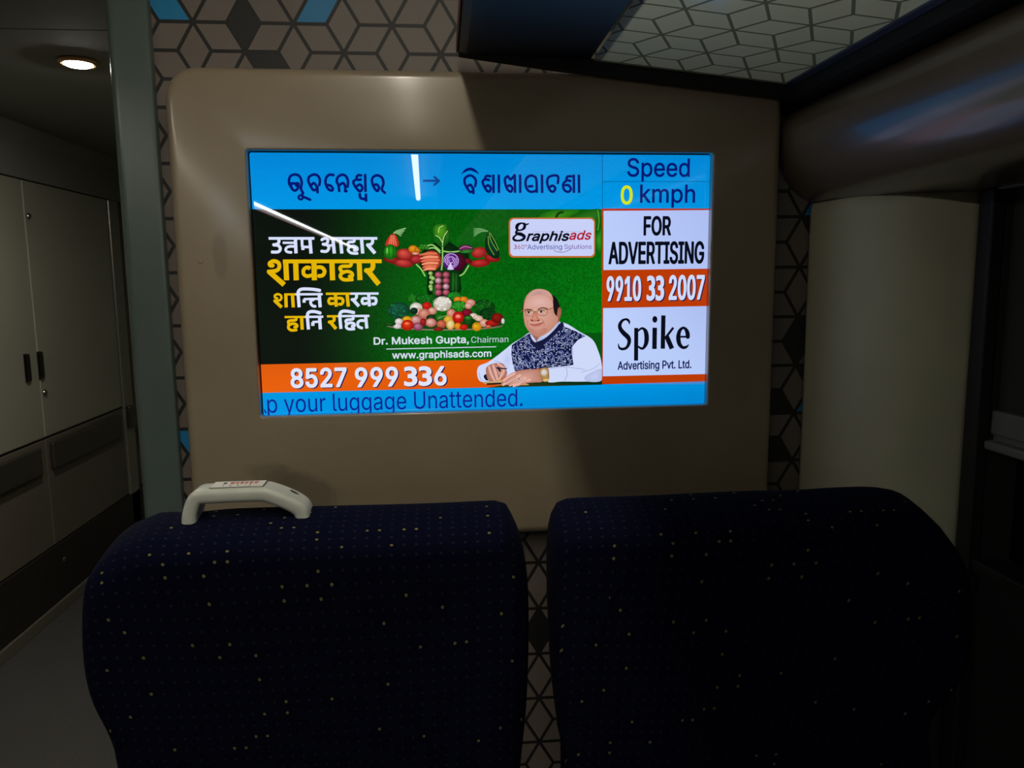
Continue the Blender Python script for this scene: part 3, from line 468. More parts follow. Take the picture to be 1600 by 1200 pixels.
'p':(212,'26,-71 26,190 56,190 56,160 59,160 63,166 69,173 76,180 86,186 98,191 115,192 137,189 156,180 173,166 185,146 189,135 193,122 194,109 195,94 194,80 193,66 189,54 185,42 173,23 157,8 137,-1 115,-4 99,-3 86,2 76,8 69,16 63,23 59,29 57,29 57,-71 110,23 126,26 140,33 150,44 158,58 163,75 164,95 163,114 158,131 150,145 140,156 126,163 110,165 94,163 81,156 70,145 62,131 58,114 56,95 58,75 63,58 70,43 81,32 94,26','0100350302010022213736210021363500360135340301343433031b3a1c3009081c3a1d3a391d1e1d390605310706313130073008071e391f39381f201f3821203837213803333204033232310431050419241a231a242e0a2f0b2d0c1825192419252d0b2e0a2e0b1514281413282928131312291211292a291111102a100f2a2b2a0f0f0e2b2518172625171716262726161615271528272b0e2c0e0d2c2d2c0d0c2d0d1a231b3a1b2309302f2f0a09'),
'r':(130,'26,0 26,190 56,190 56,160 58,160 65,173 76,184 90,190 107,192 115,192 122,192 122,161 115,162 109,163 103,163 91,161 80,157 70,151 63,142 58,131 57,118 57,0','030201121104110504001514010014141301030113131203120403070f0e06100f0f07060b0a0c0a090c0d0c09080d090d080e070e08051110100605'),
's':(182,'91,-4 72,-3 56,2 42,9 31,19 23,32 18,47 47,53 53,40 62,30 75,25 91,23 108,25 122,31 131,40 134,51 132,60 127,68 118,74 106,78 75,85 52,93 36,104 27,119 23,137 26,152 33,166 43,177 58,185 74,190 94,192 112,191 127,186 140,179 149,170 157,158 162,145 134,139 129,149 121,158 110,164 94,166 78,164 65,158 57,150 54,139 56,129 62,122 72,116 86,111 115,105 137,97 153,86 162,71 166,53 163,37 156,24 145,12 130,3 112,-2','05040808070506050718172d19182d301431000b010b0a011c2b2a2a1d1c010a020a0902030209040309080409143015302f1516152f2f2e1617162e2d172e192d2c1a192c1b1a2c2c2b1b2b1c1b281f291e291f0c3b3a3a0d0c1232132720281f28200e393838370e0f0e3737360f36350f100f353534102423250d3a39390e0d1034113433111211333212332523262322262726222221272027210b003b3b0c0b3114131332311d2a29291e1d'),
't':(114,'102,190 102,164 3,164 3,190 32,236 63,236 63,49 64,38 68,31 75,26 85,25 93,26 101,27 107,1 102,0 96,-1 90,-2 84,-2 62,1 46,11 36,26 32,46 63,190 63,164 32,164 32,190','1312081308140807141514070706151718060a100b100a1109110a0c0e0d0b100f0f0e0b0e0c0b110912081209161917050416010016170116150618030218190318181719191604'),
'u':(205,'91,-3 73,-1 57,5 44,15 35,29 28,47 26,69 26,190 57,190 57,72 60,52 68,37 82,28 100,25 113,27 125,31 134,38 142,48 146,61 148,76 148,190 179,190 179,0 149,0 149,46 154,46 149,34 143,23 136,15 129,8 111,0','0706091e0d000c000d000c01010c020c0b0203020b04030b0b0a0405040a06050a09060a0709080f0e1d0f1d1c1c1b0f100f1b16191a19181a19161316151314131517161a101b1a11101a1a18111211181819121913121d0e1e0d1e0e'),
'v':(195,'81,0 9,190 42,190 83,78 88,60 93,43 98,27 103,10 92,10 97,27 101,43 106,60 112,78 152,190 186,190 113,0 97,29','0003010201030809000905000504000300040c0f0e0e0d0c06070f0a060f0b0a0f0f0c0b08000f0f0708090807070609090610060a10050910'),
'w':(284,'69,0 11,190 44,190 67,107 72,89 77,68 80,57 82,46 85,33 88,21 82,21 88,45 90,56 93,67 98,88 103,107 126,190 158,190 181,107 186,88 191,68 193,57 196,45 199,33 201,21 196,21 198,33 201,45 204,57 206,68 212,88 217,107 240,190 272,190 215,0 184,0 159,86 152,112 149,126 145,140 138,169 145,169 138,140 135,126 131,112 128,99 124,86 99,0 198,35 142,154','02010304000503010000040308090b09080a070a080a07000706000500060d0c2e0e0d2e2e0f0e0f2e2d2d2c0f2c2b0f2b2a0f2a280f28100f0a002f090a2f0b092f2e0c0b1514241413241312242524122625122726122927121129121a1730171a18181b1730171b1e1d22201f211e2221211f1e1b18221c1b22221d1c221823192318181a191a16192319162423161524160b2f2e282a31283129102829291110161a30272931'),
'y':(195,'24,-69 31,-43 36,-44 44,-45 52,-44 59,-42 65,-37 71,-29 75,-18 81,-1 9,190 42,190 83,78 88,60 93,43 98,27 103,10 92,10 97,27 101,43 106,60 112,78 153,190 186,190 102,-29 96,-43 88,-54 80,-62 70,-68 58,-71 46,-73 39,-72 32,-72 97,29','021f031f0220002002010002041e1d1d0504051d1c031f1e1e0403110e090e0d091615171715101410151710180f1210130f101014131810091109101012110e1112120f21051c1b06051b1b1a0607061a1a1907191807080718180908090d0c0b0a0c0c0a090f13210e1221'),
'°':(158,'79,142 64,143 50,149 39,158 29,170 23,184 22,199 23,214 29,228 39,240 50,249 64,254 79,256 94,254 108,249 120,240 129,228 134,214 136,199 134,184 129,170 120,158 108,149 94,143 79,167 88,168 95,171 102,176 107,183 110,190 111,199 110,207 107,215 102,221 95,226 88,230 79,231 71,230 63,226 57,221 52,215 48,207 47,199 48,190 52,183 57,176 63,171 71,168','05042b06052b2b2a062a29060706290807292f010000182f012f2e012e0203022e2e2d032d2c0304032c2b042c0829280908282827092726090a092626250a250b0a0c2423230d0c13121d1e1d121f1e1212111f1917161a19161b1a1616151b15141b1c1b1414131c131d1c1f1120111020212010100f210f0e2122210e23220e0d230e171900180019240c250b250c')}

# ---------------------------------------------------------------- moulded screen surround
def rrect(x0, x1, z0, z1, r, k=8):
    o = []
    for cx, cz, a0 in ((x1 - r, z1 - r, 0), (x0 + r, z1 - r, 90), (x0 + r, z0 + r, 180), (x1 - r, z0 + r, 270)):
        for i in range(k + 1):
            a = math.radians(a0 + 90.0 * i / k); o.append((cx + r * math.cos(a), cz + r * math.sin(a)))
    return o
rings = []
X0, X1, Z0, Z1, RO = -0.527, 0.723, 0.797, 1.764, 0.062
def ring(ins, d, o=None):
    pts = rrect(X0 + ins, X1 - ins, Z0 + ins, Z1 - ins, RO - ins * 0.6) if o is None else rrect(OX0 - o, OX1 + o, OZ0 - o, OZ1 + o, 0.006 + (o if 0 < o < 0.01 else 0))
    rings.append([Vector((x, panel_y(x) + d, z)) for x, z in pts])
OX0, OX1, OZ0, OZ1 = -0.3765, 0.5735, 1.0725, 1.6065
XB = 0.049
ring(0.0, XB); B = 0.020; ring(0, B)
for a in range(10, 91, 10): ring(B * (1 - math.cos(math.radians(a))), B * (1 - math.sin(math.radians(a))))
ring(0.05, 0)
b2 = 0.004
for a in range(0, 91, 15): ring(0, b2 * (1 - math.cos(math.radians(a))), o=b2 * (1 - math.sin(math.radians(a))))
ring(0, 0.019, o=0.0); ring(0, 0.020, o=0.012); ring(0, XB - 0.004, o=0.014)
rings.append(rings[0])
rings.pop(); n = len(rings[0]); vs = [v for r in rings for v in r]; NR = len(rings)
fs = [(j * n + i, j * n + (i + 1) % n, (j + 1) % NR * n + (i + 1) % n, (j + 1) % NR * n + i) for j in range(NR) for i in range(n)]
bm = bmesh.new(); q = [bm.verts.new(v) for v in vs]
for f in fs: bm.faces.new([q[i] for i in f])
bmesh.ops.recalc_face_normals(bm, faces=bm.faces)
pan = thing('screen_surround', 'beige moulded plastic panel with rounded corners framing the lit screen', 'wall panel', (0.1, 1.66, Z0))
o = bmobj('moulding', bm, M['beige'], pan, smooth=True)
# small chip in the moulding left of the screen
c = at(313, 408, (0, 1, 0), panel_y(-0.45))
lathe('dent', [(0.0015, -0.0002), (0.0045, -0.0012), (0.0055, -0.0002), (0.0055, 0.001)], (c.x, panel_y(c.x), c.z), M['beige'], pan, axis='Y', n=20)

# ---------------------------------------------------------------- television: bezel, lit screen and everything shown on it
tvt = thing('television', 'wide flat television lit with a blue train route bar and green vegetable advert', 'television', (0.1, 1.66, 1.05))
def frame_ring(name, x0, x1, z0, z1, w, y_off, dep, m, parent):
    a = rrect(x0, x1, z0, z1, 0.006, 4); b = rrect(x0 + w, x1 - w, z0 + w, z1 - w, 0.004, 4); n = len(a)
    R = [[Vector((x, screen_y(x) + yo, z)) for x, z in p] for p, yo in ((a, y_off + dep), (a, y_off), (b, y_off), (b, y_off + dep))]
    vs = [v for r in R for v in r]; fs = [(j * n + i, j * n + (i + 1) % n, ((j + 1) % 4) * n + (i + 1) % n, ((j + 1) % 4) * n + i) for j in range(4) for i in range(n)]
    bm = bmesh.new(); q = [bm.verts.new(v) for v in vs]
    for f in fs: bm.faces.new([q[i] for i in f])
    bmesh.ops.recalc_face_normals(bm, faces=bm.faces)
    return bmobj(name, bm, m, parent)
frame_ring('bezel', -0.385, 0.585, 1.062, 1.6145, 0.0095, -0.0028, 0.016, M['bezel'], tvt)
vs = [(x, screen_y(x) + d, z) for d in (0.0008, 0.014) for x, z in ((-0.3750, 1.0660), (0.5756, 1.0660), (0.5756, 1.6060), (-0.3750, 1.6060))]
scr = mobj('screen', vs, [(0, 1, 2, 3), (7, 6, 5, 4), (0, 4, 5, 1), (1, 5, 6, 2), (2, 6, 7, 3), (3, 7, 4, 0)], M['bezel'], tvt)

SN = (-TILT, 1, 0); SD = 1.638 - TILT * 0.101
def on_screen(px, py): return at(px, py, SN, SD)

class Picture:
    """flat shapes shown on the screen, each with its own displayed colour, placed in photograph pixels"""
    def __init__(s): s.v, s.f, s.c = [], [], []; s.lay = 0.0; s.sc = 1.0; s.ox = s.oy = 0.0
    def frame(s, sc, ox, oy): s.sc, s.ox, s.oy = sc, ox, oy
    def P(s, x, y): return on_screen(s.ox + x / s.sc, s.oy + y / s.sc)
    def up(s): s.lay += 8.0e-6
    def raw(s, pts, cols):
        k = len(s.v)
        for p in pts: s.v.append(Vector(p) + Vector((0, -s.lay, 0)))
        s.f.append(tuple(range(k, k + len(pts)))); s.c.append([lin(c) for c in cols])
    def poly(s, pts, col, up=True):
        if up: s.up()
        s.raw([s.P(*p) for p in pts], [col] * len(pts))
    def grad(s, pts, cols):
        s.up(); s.raw([s.P(*p) for p in pts], cols)
    def rect(s, x0, y0, x1, y1, col): s.poly([(x0, y0), (x1, y0), (x1, y1), (x0, y1)], col)
    def fan(s, pts, c, col, edge):
        s.up(); ctr = s.P(*c); W_ = [s.P(*p) for p in pts]
        for i in range(len(W_)): s.raw([ctr, W_[i], W_[(i + 1) % len(W_)]], [col, edge, edge])
    def blob(s, pts, col, edge=None, c=None, n=5):
        p = sm(pts, n, True); edge = edge or col
        if c is None: c = (sum(a[0] for a in p) / len(p), sum(a[1] for a in p) / len(p))
        s.fan([(a[0], a[1]) for a in p], c, col, edge)
    def ell(s, cx, cy, rx, ry, col, edge=None, rot=0, hl=(-0.25, -0.3), n=22):
        edge = edge or col; ca, sa = math.cos(math.radians(rot)), math.sin(math.radians(rot)); T = lambda x, y: (cx + x * ca - y * sa, cy + x * sa + y * ca)
        pts = [T(rx * math.cos(2 * math.pi * i / n), ry * math.sin(2 * math.pi * i / n)) for i in range(n)]
        h = T(rx * hl[0], ry * hl[1]) if edge != col else (cx, cy)
        s.fan(pts, h, col, edge)
    def stroke(s, pts, w, col, closed=False, cap='butt', up=True):
        """a line of given width; points may carry their own width as a third value"""
        if up: s.up()
        Q = [(p[0], p[1], p[2] if len(p) > 2 else w) for p in pts]
        if closed: Q = Q + [Q[0]]
        for i in range(len(Q) - 1):
            (x0, y0, w0), (x1, y1, w1) = Q[i], Q[i + 1]; l = math.hypot(x1 - x0, y1 - y0)
            if l < 1e-6: continue
            nx, ny = -(y1 - y0) / l, (x1 - x0) / l
            s.raw([s.P(x0 + nx * w0 / 2, y0 + ny * w0 / 2), s.P(x1 + nx * w1 / 2, y1 + ny * w1 / 2), s.P(x1 - nx * w1 / 2, y1 - ny * w1 / 2), s.P(x0 - nx * w0 / 2, y0 - ny * w0 / 2)], [col] * 4)
        for i, (x, y, ww) in enumerate(Q):
            if cap == 'butt' and not closed and i in (0, len(Q) - 1): continue
            s.raw([s.P(x + ww / 2 * math.cos(2 * math.pi * k / 10), y + ww / 2 * math.sin(2 * math.pi * k / 10)) for k in range(10)], [col] * 10)
    def curve(s, pts, w, col, cap='butt', n=6): s.stroke(sm(pts, n), w, col, False, cap)
    def text(s, body, x0, x1, y0, y1, col, w=0.0, shear=0.0, zmin=None):
        """lettering fitted to the ink box x0..x1, y0..y1 (y read at the box's centre column), strokes fattened by w pixels"""
        s.up(); pen = 0; V_, T_ = [], []
        for ch in body:
            a, vs, tr = GLYPHS[ch]; k = len(V_)
            for p in vs.split():
                x, y = map(int, p.split(',')); V_.append((pen + x + shear * y, y))
            T_ += [tuple(k + int(tr[i + 2 * m:i + 2 * m + 2], 16) for m in range(3)) for i in range(0, len(tr), 6)]
            pen += a
        ax, bx = min(p[0] for p in V_), max(p[0] for p in V_); ay, by = min(p[1] for p in V_), max(p[1] for p in V_)
        R = w * 0.00135; w = w * s.sc; x0, x1, y0, y1 = x0 + w, x1 - w, y0 + w, y1 - w; cx, cy = (x0 + x1) / 2, (y0 + y1) / 2
        A, Bx = s.P(x0, cy).x, s.P(x1, cy).x; Zt, Zb = s.P(cx, y0).z, s.P(cx, y1).z; W_ = []
        for x, y in V_:
            X = A + (x - ax) / (bx - ax) * (Bx - A); Z = Zb + (y - ay) / (by - ay) * (Zt - Zb)
            W_.append(Vector((X, screen_y(X), max(Z, zmin) if zmin is not None else Z)))
        for t in T_: s.raw([W_[k] for k in t], [col] * 3)
        if R:
            ed = {}
            for t in T_:
                for a, b in ((t[0], t[1]), (t[1], t[2]), (t[2], t[0])): ed[(min(a, b), max(a, b))] = ed.get((min(a, b), max(a, b)), 0) + 1
            rim = [e for e, n in ed.items() if n == 1]
            flat = lambda X, Z: Vector((X, screen_y(X), max(Z, zmin) if zmin is not None else Z))
            for a, b in rim:
                p, q = W_[a], W_[b]; l = math.hypot(q.x - p.x, q.z - p.z) or 1; nx, nz = -(q.z - p.z) / l * R, (q.x - p.x) / l * R
                s.raw([flat(p.x + nx, p.z + nz), flat(q.x + nx, q.z + nz), flat(q.x - nx, q.z - nz), flat(p.x - nx, p.z - nz)], [col] * 4)
            for k in {k for e in rim for k in e}:
                s.raw([flat(W_[k].x + R * math.cos(m * 0.7854), W_[k].z + R * math.sin(m * 0.7854)) for m in range(8)], [col] * 8)
    def build(s, name, parent, label=None):
        me = bpy.data.meshes.new(name); off = OFF[parent.name]
        for v in s.v:
            x = max(-0.3765, min(0.5770, v.x)); v.y += TILT * (x - v.x); v.x = x; v.z = max(1.064, min(1.6120, v.z))
        me.from_pydata([tuple(v - off) for v in s.v], [], s.f)
        at_ = me.color_attributes.new('Col', 'FLOAT_COLOR', 'CORNER'); flat = []
        for c in s.c:
            for k in c: flat += k
        at_.data.foreach_set('color', flat); me.materials.append(M['display']); me.update()
        o = bpy.data.objects.new(name, me); COL.objects.link(o); o.parent = parent; OFF[o.name] = off
        if label: o['label'] = label
        return o

NAVY, SKY, WHITE, YEL, ORANGE = (6, 22, 112), (0, 150, 228), (214, 222, 250), (226, 180, 6), (226, 92, 8)

# --- route banner with the two station names
P = Picture()
P.grad([(386, 236), (941, 238), (941, 327), (386, 327)], [(0, 132, 214), (0, 136, 214), (0, 152, 228), (0, 150, 228)])
P.frame(8.889, 440, 260); D = 38; C = NAVY
for pts in ([(130, 290), (102, 220), (120, 140), (185, 112), (250, 140), (280, 225), (268, 300), (285, 350), (300, 372)],
            [(135, 235), (185, 238), (225, 232)], [(125, 225), (142, 305), (185, 336), (228, 300), (235, 232)], [(200, 235), (205, 275)],
            [(292, 350), (288, 400), (296, 420), (345, 440), (402, 466)],
            [(522, 268), (532, 190), (500, 128), (440, 114), (382, 148), (372, 205), (405, 278), (440, 328), (480, 322)],
            [(412, 262), (445, 232), (478, 262), (496, 320)], [(496, 275), (500, 372)],
            [(728, 122), (665, 116), (620, 158), (610, 230), (640, 305), (690, 337), (712, 312), (680, 268), (630, 258)],
            [(915, 292), (922, 205), (892, 135), (840, 116), (785, 145), (766, 205), (790, 265), (802, 350)],
            [(802, 262), (850, 232), (880, 268), (886, 358)], [(878, 340), (905, 345)],
            [(1110, 128), (1065, 122), (1040, 155), (1062, 186), (1105, 182)], [(1048, 180), (1000, 205), (1006, 250), (1045, 310), (1090, 345), (1122, 300), (1090, 252), (1048, 272)],
            [(1160, 105), (1166, 356)], [(1085, 378), (1092, 430), (1120, 450), (1170, 452)], [(1170, 378), (1174, 488)],
            [(1440, 372), (1392, 318), (1415, 235), (1392, 155), (1325, 124), (1266, 155), (1256, 215), (1288, 300), (1330, 342), (1352, 295), (1322, 252), (1284, 262)]):
    P.curve(pts, D, C)
P.stroke([(265 + 30 * math.cos(a * 0.5236), 430 + 30 * math.sin(a * 0.5236)) for a in range(12)], 32, C, closed=True)
P.frame(5.926, 650, 255)
AC = (8, 62, 140)
P.stroke([(65, 163), (205, 163)], 20, AC); P.stroke([(165, 123), (212, 163), (165, 206)], 20, AC)
D = 24
P.stroke(sm([(423, 99, 6), (462, 66, 24), (505, 54, 28), (545, 70, 24), (582, 99, 6)], 6), D, C)
for pts in ([(546, 218), (555, 165), (532, 127), (497, 114), (455, 138), (450, 182), (475, 232), (500, 266), (524, 260)], [(477, 215), (505, 200), (526, 235)], [(530, 225), (532, 284)],
            [(692, 122), (655, 118), (640, 143), (682, 158)], [(648, 148), (618, 165), (625, 202), (652, 250), (678, 264), (692, 230), (668, 205), (645, 218)], [(716, 105), (718, 276)], [(766, 105), (768, 276)],
            [(852, 120), (826, 140), (826, 182), (845, 240), (878, 264), (892, 230), (868, 205), (845, 218)], [(852, 120), (874, 150), (900, 128), (912, 108)], [(915, 105), (917, 276)], [(963, 105), (965, 276)],
            [(1118, 275), (1114, 150), (1092, 122), (1060, 116), (1024, 138), (1014, 190), (1032, 246), (1070, 266), (1116, 252)], [(1040, 216), (1082, 212)], [(1166, 105), (1168, 276)],
            [(1312, 192), (1314, 122), (1262, 116), (1222, 138), (1216, 190), (1240, 250), (1272, 264), (1290, 230), (1264, 208), (1240, 222)],
            [(1444, 122), (1404, 124), (1394, 152), (1434, 166)], [(1400, 156), (1364, 192), (1370, 244), (1408, 266), (1434, 240), (1412, 205), (1380, 205)], [(1461, 105), (1462, 276)], [(1508, 105), (1510, 276)]):
    P.curve(pts, D, C)
P.build('route_banner', scr, 'blue route banner with two station names')

# --- speed readout
P = Picture()
P.grad([(941, 238), (1114, 238), (1114, 327), (941, 327)], [(0, 140, 218), (0, 132, 210), (0, 146, 222), (0, 152, 228)])
P.rect(940.8, 238, 941.8, 327, (0, 92, 160)); P.rect(941.8, 283.2, 1112, 284.2, (0, 92, 160))
P.text('Speed', 979.9, 1077.8, 246.9, 284.0, NAVY, 0.5)
P.text('0', 969.8, 988.7, 289.6, 319.7, (206, 226, 22), 0.9)
P.text('kmph', 1000, 1086.2, 288.3, 324.6, NAVY, 0.5)
P.build('speed_readout', scr, 'blue speed readout in the upper right of the screen')

# --- right hand advert
P = Picture()
P.rect(940.5, 325.8, 1113, 600, (186, 58, 4))
P.rect(940.5, 325.8, 1110, 328.6, (178, 50, 20))
P.grad([(943.0, 329.5), (1108.8, 328.2), (1107.2, 419.8), (942.8, 422)], [(186, 204, 250), (172, 188, 240), (176, 194, 244), (188, 208, 252)])
BK = (8, 12, 26)
P.text('FOR', 1005.5, 1048.8, 337.2, 368.4, BK, 1.1)
P.text('ADVERTISING', 950.7, 1100.5, 376.9, 413, BK, 1.1)
for d_, k_ in ((1.6, (20, 16, 70)), (0, (204, 216, 250))):
    for wd, xa, xb, ya, yb in (('9910', 947.6, 1002, 431.0, 470.8), ('33', 1010.4, 1038, 430.4, 470.2), ('2007', 1045, 1101, 429.2, 469.0)): P.text(wd, xa + d_, xb + d_, ya + d_, yb + d_, k_, 1.2)
P.grad([(942.4, 481.4), (1106.4, 478.2), (1102.6, 584.4), (941.8, 588)], [(190, 208, 252), (172, 190, 240), (182, 202, 248), (188, 208, 252)])
P.frame(11.85, 955, 485)
P.stroke(sm([(337, 262, 8), (330, 205, 42), (300, 172, 46), (262, 165, 40), (205, 190, 50), (160, 262, 64), (172, 345, 76), (235, 425, 86), (305, 490, 88), (334, 560, 72), (315, 645, 60), (268, 700, 52), (205, 715, 50), (150, 690, 40), (130, 612, 10)], 6), 50, BK)
P.stroke([(464, 325), (460, 930)], 76, BK)
P.stroke(sm([(498, 385, 25), (545, 340, 40), (590, 335, 46), (638, 390, 76), (656, 500, 86), (645, 610, 76), (598, 695, 50), (548, 702, 44), (500, 665, 30)], 6), 50, BK)
P.stroke([(806, 320), (800, 715)], 84, BK); P.ell(808, 166, 46, 62, BK)
P.stroke([(966, 92), (955, 710)], 80, BK); P.stroke([(1150, 318), (1008, 505)], 44, BK); P.stroke([(1025, 480), (1125, 708)], 88, BK)
P.stroke([(1270, 488), (1455, 488)], 34, BK)
P.stroke(sm([(1418, 500, 76), (1410, 410, 78), (1372, 340, 56), (1322, 325, 48), (1264, 385, 64), (1242, 500, 82), (1262, 620, 76), (1322, 685, 58), (1388, 678, 48), (1438, 630, 10)], 6), 50, BK)
P.frame(1, 0, 0)
P.text('Advertising Pvt. Ltd.', 965, 1080.4, 563.2, 580.2, (14, 22, 80), 0.4)
P.build('contact_advert', scr, 'white and orange advertising contact panel')

# --- bottom notice strip
P = Picture()
P.grad([(405, 613.6), (941, 600.6), (1106, 595.6), (1106, 634), (405, 652)], [(0, 150, 226), (0, 152, 228), (0, 142, 218), (0, 128, 204), (0, 152, 230)])
zl = on_screen(600, 646.4).z
P.text('p your luggage Unattended.', 417.5, 816.5, 612.6, 647.8, (14, 30, 140), 0.0, zmin=zl)
P.stroke([(413.5, 640), (414.5, 644.5), (417, 645)], 2.2, (14, 30, 140))
P.build('notice_strip', scr, 'blue notice strip with scrolling text')

# --- big advert: grass, Hindi slogan, figure of vegetables, man at a desk
P = Picture()
nx, ny = 240, 110
tl, tr, bl, br = on_screen(384, 325.8), on_screen(941, 325.8), on_screen(384, 616), on_screen(941, 604)
rnd = random.Random(3)
def gcol(u, v):
    t = min(1, max(0, (u - 0.12) / 0.42)); t = t * t * (3 - 2 * t)
    s_ = (0.86 + 0.3 * v) * (1.0 - 0.25 * max(0, v - 0.75) * 4)
    d = rnd.uniform(0.88, 1.12)
    a = (13, 20, 14); b = (4, 98, 12)
    if u > 0.8: b = (4, 98 + 60 * (u - 0.8), 14)
    return tuple(min(255, (a[i] * (1 - t) + b[i] * t) * s_ * (1 + (d - 1) * (0.35 + 0.65 * t))) for i in range(3))
for j in range(ny):
    for i in range(nx):
        q4 = []
        for a, b in ((i, j), (i + 1, j), (i + 1, j + 1), (i, j + 1)):
            u, v = a / nx, b / ny; q4.append((tl * (1 - u) + tr * u) * (1 - v) + (bl * (1 - u) + br * u) * v)
        P.raw(q4, [gcol((i + .5) / nx, (j + .5) / ny)] * 4)
# leaf in the corner
P.frame(1, 0, 0)
P.blob([(831, 350), (842, 338), (858, 330), (880, 327.5), (905, 328), (898, 336), (888, 341), (860, 349)], (58, 140, 26), (26, 104, 14))
P.blob([(886, 342), (900, 334), (918, 328.5), (939, 328), (938, 352), (930, 356), (905, 345)], (40, 120, 20), (14, 86, 12))
P.curve([(868, 342), (872, 334), (880, 331)], 4, (22, 60, 14)); P.curve([(934, 328), (936, 345), (934, 360)], 1.5, (90, 160, 50))
P.blob([(931, 384), (931, 368), (936, 360), (941, 357), (941, 388), (936, 396)], (52, 150, 30), (16, 96, 14))
# orange bar with the phone number
P.grad([(405, 569.6), (750, 562.2), (941, 557), (941, 601), (405, 614)], [(222, 92, 14), (226, 90, 4), (206, 74, 2), (206, 72, 2), (234, 98, 14)])
nxg = 60
# grass behind the man, right of the orange bar
for i in range(nxg):
    a, b = 757 + i * 184 / nxg, 757 + (i + 1) * 184 / nxg
    for j in range(10):
        c0, c1 = j / 10, (j + 1) / 10
        yy = lambda x, c: 550 + c * (562.0 - 0.0262 * (x - 757) - 550)
        P.raw([P.P(a, yy(a, c0)), P.P(b, yy(b, c0)), P.P(b, yy(b, c1)), P.P(a, yy(a, c1))], [tuple(k * rnd.uniform(.8, 1.2) for k in (4, 92, 12))] * 4)
P.poly([(862, 520), (941, 520), (941, 601), (862, 603)], (5, 84, 14))
P.grad([(820, 596), (941, 592), (941, 601), (760, 606)], [(10, 52, 20), (8, 50, 22), (8, 44, 20), (60, 60, 20)])
for d_, k_ in ((1.8, (10, 20, 84)), (0, (222, 226, 246))):
    for wd, xa, xb, ya, yb in (('8527', 453.7, 542, 574.4, 606.0), ('999', 554.6, 622.2, 573.2, 604.6), ('336', 631, 697.8, 572.0, 603.2)): P.text(wd, xa + d_, xb + d_, ya + d_ * .7, yb + d_ * .7, k_, 1.3)
P.text('Dr. Mukesh Gupta,', 583.8, 732.7, 525.6, 540.4, (206, 220, 230), 0.45)
P.text('Chairman', 736.3, 794.3, 525.4, 535.2, (190, 208, 220), 0.0)
P.stroke([(603.7, 545.4), (775.4, 541.8)], 1.4, (200, 214, 226))
P.text('www.graphisads.com', 612.6, 767.6, 547.6, 562.2, (210, 222, 236), 0.35)

# Hindi slogan, drawn stroke by stroke
def strokes(col, items):
    for w, pts in items:
        if len(pts) == 2: P.stroke(pts, w, col)
        else: P.curve(pts, w, col, n=5)
P.frame(8.421, 415, 360)
HL = [(36, [(40, 105), (642, 105)]), (40, [(168, 110), (176, 145), (155, 180), (98, 190)]), (40, [(105, 192), (165, 198), (194, 240), (165, 282), (75, 284)]),
      (30, [(225, 163), (380, 163)]), (34, [(378, 212), (330, 210), (285, 222), (264, 252), (285, 282), (345, 290)]), (44, [(392, 110), (400, 302)]), 
      (36, [(478, 110), (482, 215)]), (52, [(470, 232), (512, 232)]), (34, [(480, 218), (590, 218)]), (44, [(583, 110), (598, 304)]),
      (38, [(735, 128), (775, 105), (815, 118), (816, 155), (795, 178), (750, 182)]), (38, [(760, 184), (815, 195), (832, 235), (800, 276), (728, 272)]), (32, [(815, 200), (900, 196)]),
      (36, [(845, 105), (1470, 105)]), (44, [(885, 110), (905, 304)]), (44, [(985, 110), (1003, 304)]),
      (36, [(1168, 115), (1160, 148), (1098, 155), (1084, 185), (1110, 208)]), (36, [(1085, 222), (1150, 206), (1200, 226), (1204, 256), (1160, 262)]), (36, [(1105, 215), (1085, 256), (1115, 292), (1160, 302), (1212, 302)]),
      (44, [(1262, 110), (1278, 304)]), (40, [(1405, 115), (1408, 155), (1380, 186), (1335, 190)]), (46, [(1340, 186), (1440, 302)])]
strokes(WHITE, HL)
HL2 = [(50, [(228, 408), (1527, 406)]), (52, [(98, 462), (64, 462), (55, 432), (105, 404), (168, 425), (180, 485), (140, 530), (25, 545)]), (66, [(45, 540), (245, 716)]),
       (68, [(264, 390), (277, 656)]), (68, [(395, 390), (404, 656)]), (68, [(635, 390), (643, 656)]),
       (48, [(580, 492), (538, 488), (500, 520), (502, 575), (545, 602), (610, 590)]), (20, [(560, 520), (570, 505)]), (50, [(660, 488), (735, 486), (777, 535), (752, 590), (694, 600)]),
       (68, [(872, 390), (882, 656)]), (46, [(1128, 430), (1110, 468), (1005, 474), (980, 506), (1010, 545)]), (44, [(985, 572), (1060, 540), (1128, 556), (1142, 598), (1096, 606)]), (46, [(1003, 560), (983, 605), (1030, 648), (1155, 645)]),
       (66, [(1230, 390), (1242, 654)]), (62, [(1410, 420), (1412, 480), (1380, 522), (1315, 528)]), (68, [(1335, 518), (1490, 710)])]
strokes(YEL, HL2)
P.frame(8.889, 420, 445)
strokes(YEL, [(32, [(122, 186), (92, 182), (85, 150), (120, 130), (165, 145), (175, 185), (150, 215), (68, 222)]), (46, [(80, 218), (180, 312)]), (30, [(215, 134), (375, 132)]), (46, [(236, 125), (242, 314)]), (46, [(328, 125), (341, 313)]),
              (32, [(793, 125), (1135, 123)]), (46, [(925, 120), (938, 304)]), (40, [(895, 192), (850, 190), (832, 225), (850, 262), (905, 258)]), (40, [(960, 185), (1015, 190), (1032, 230), (1010, 268), (975, 268)]), (46, [(1087, 120), (1105, 302)]),
              (30, [(220, 448), (508, 446)]), (38, [(380, 460), (372, 490), (285, 500), (272, 525), (290, 548)]), (38, [(265, 568), (330, 540), (385, 552), (390, 582), (355, 588)]), (38, [(285, 555), (272, 595), (310, 630), (392, 626)]), (46, [(455, 440), (465, 622)]),
              (30, [(808, 438), (965, 436)]), (42, [(905, 445), (908, 485), (885, 510), (832, 518)]), (46, [(850, 510), (935, 612)])])
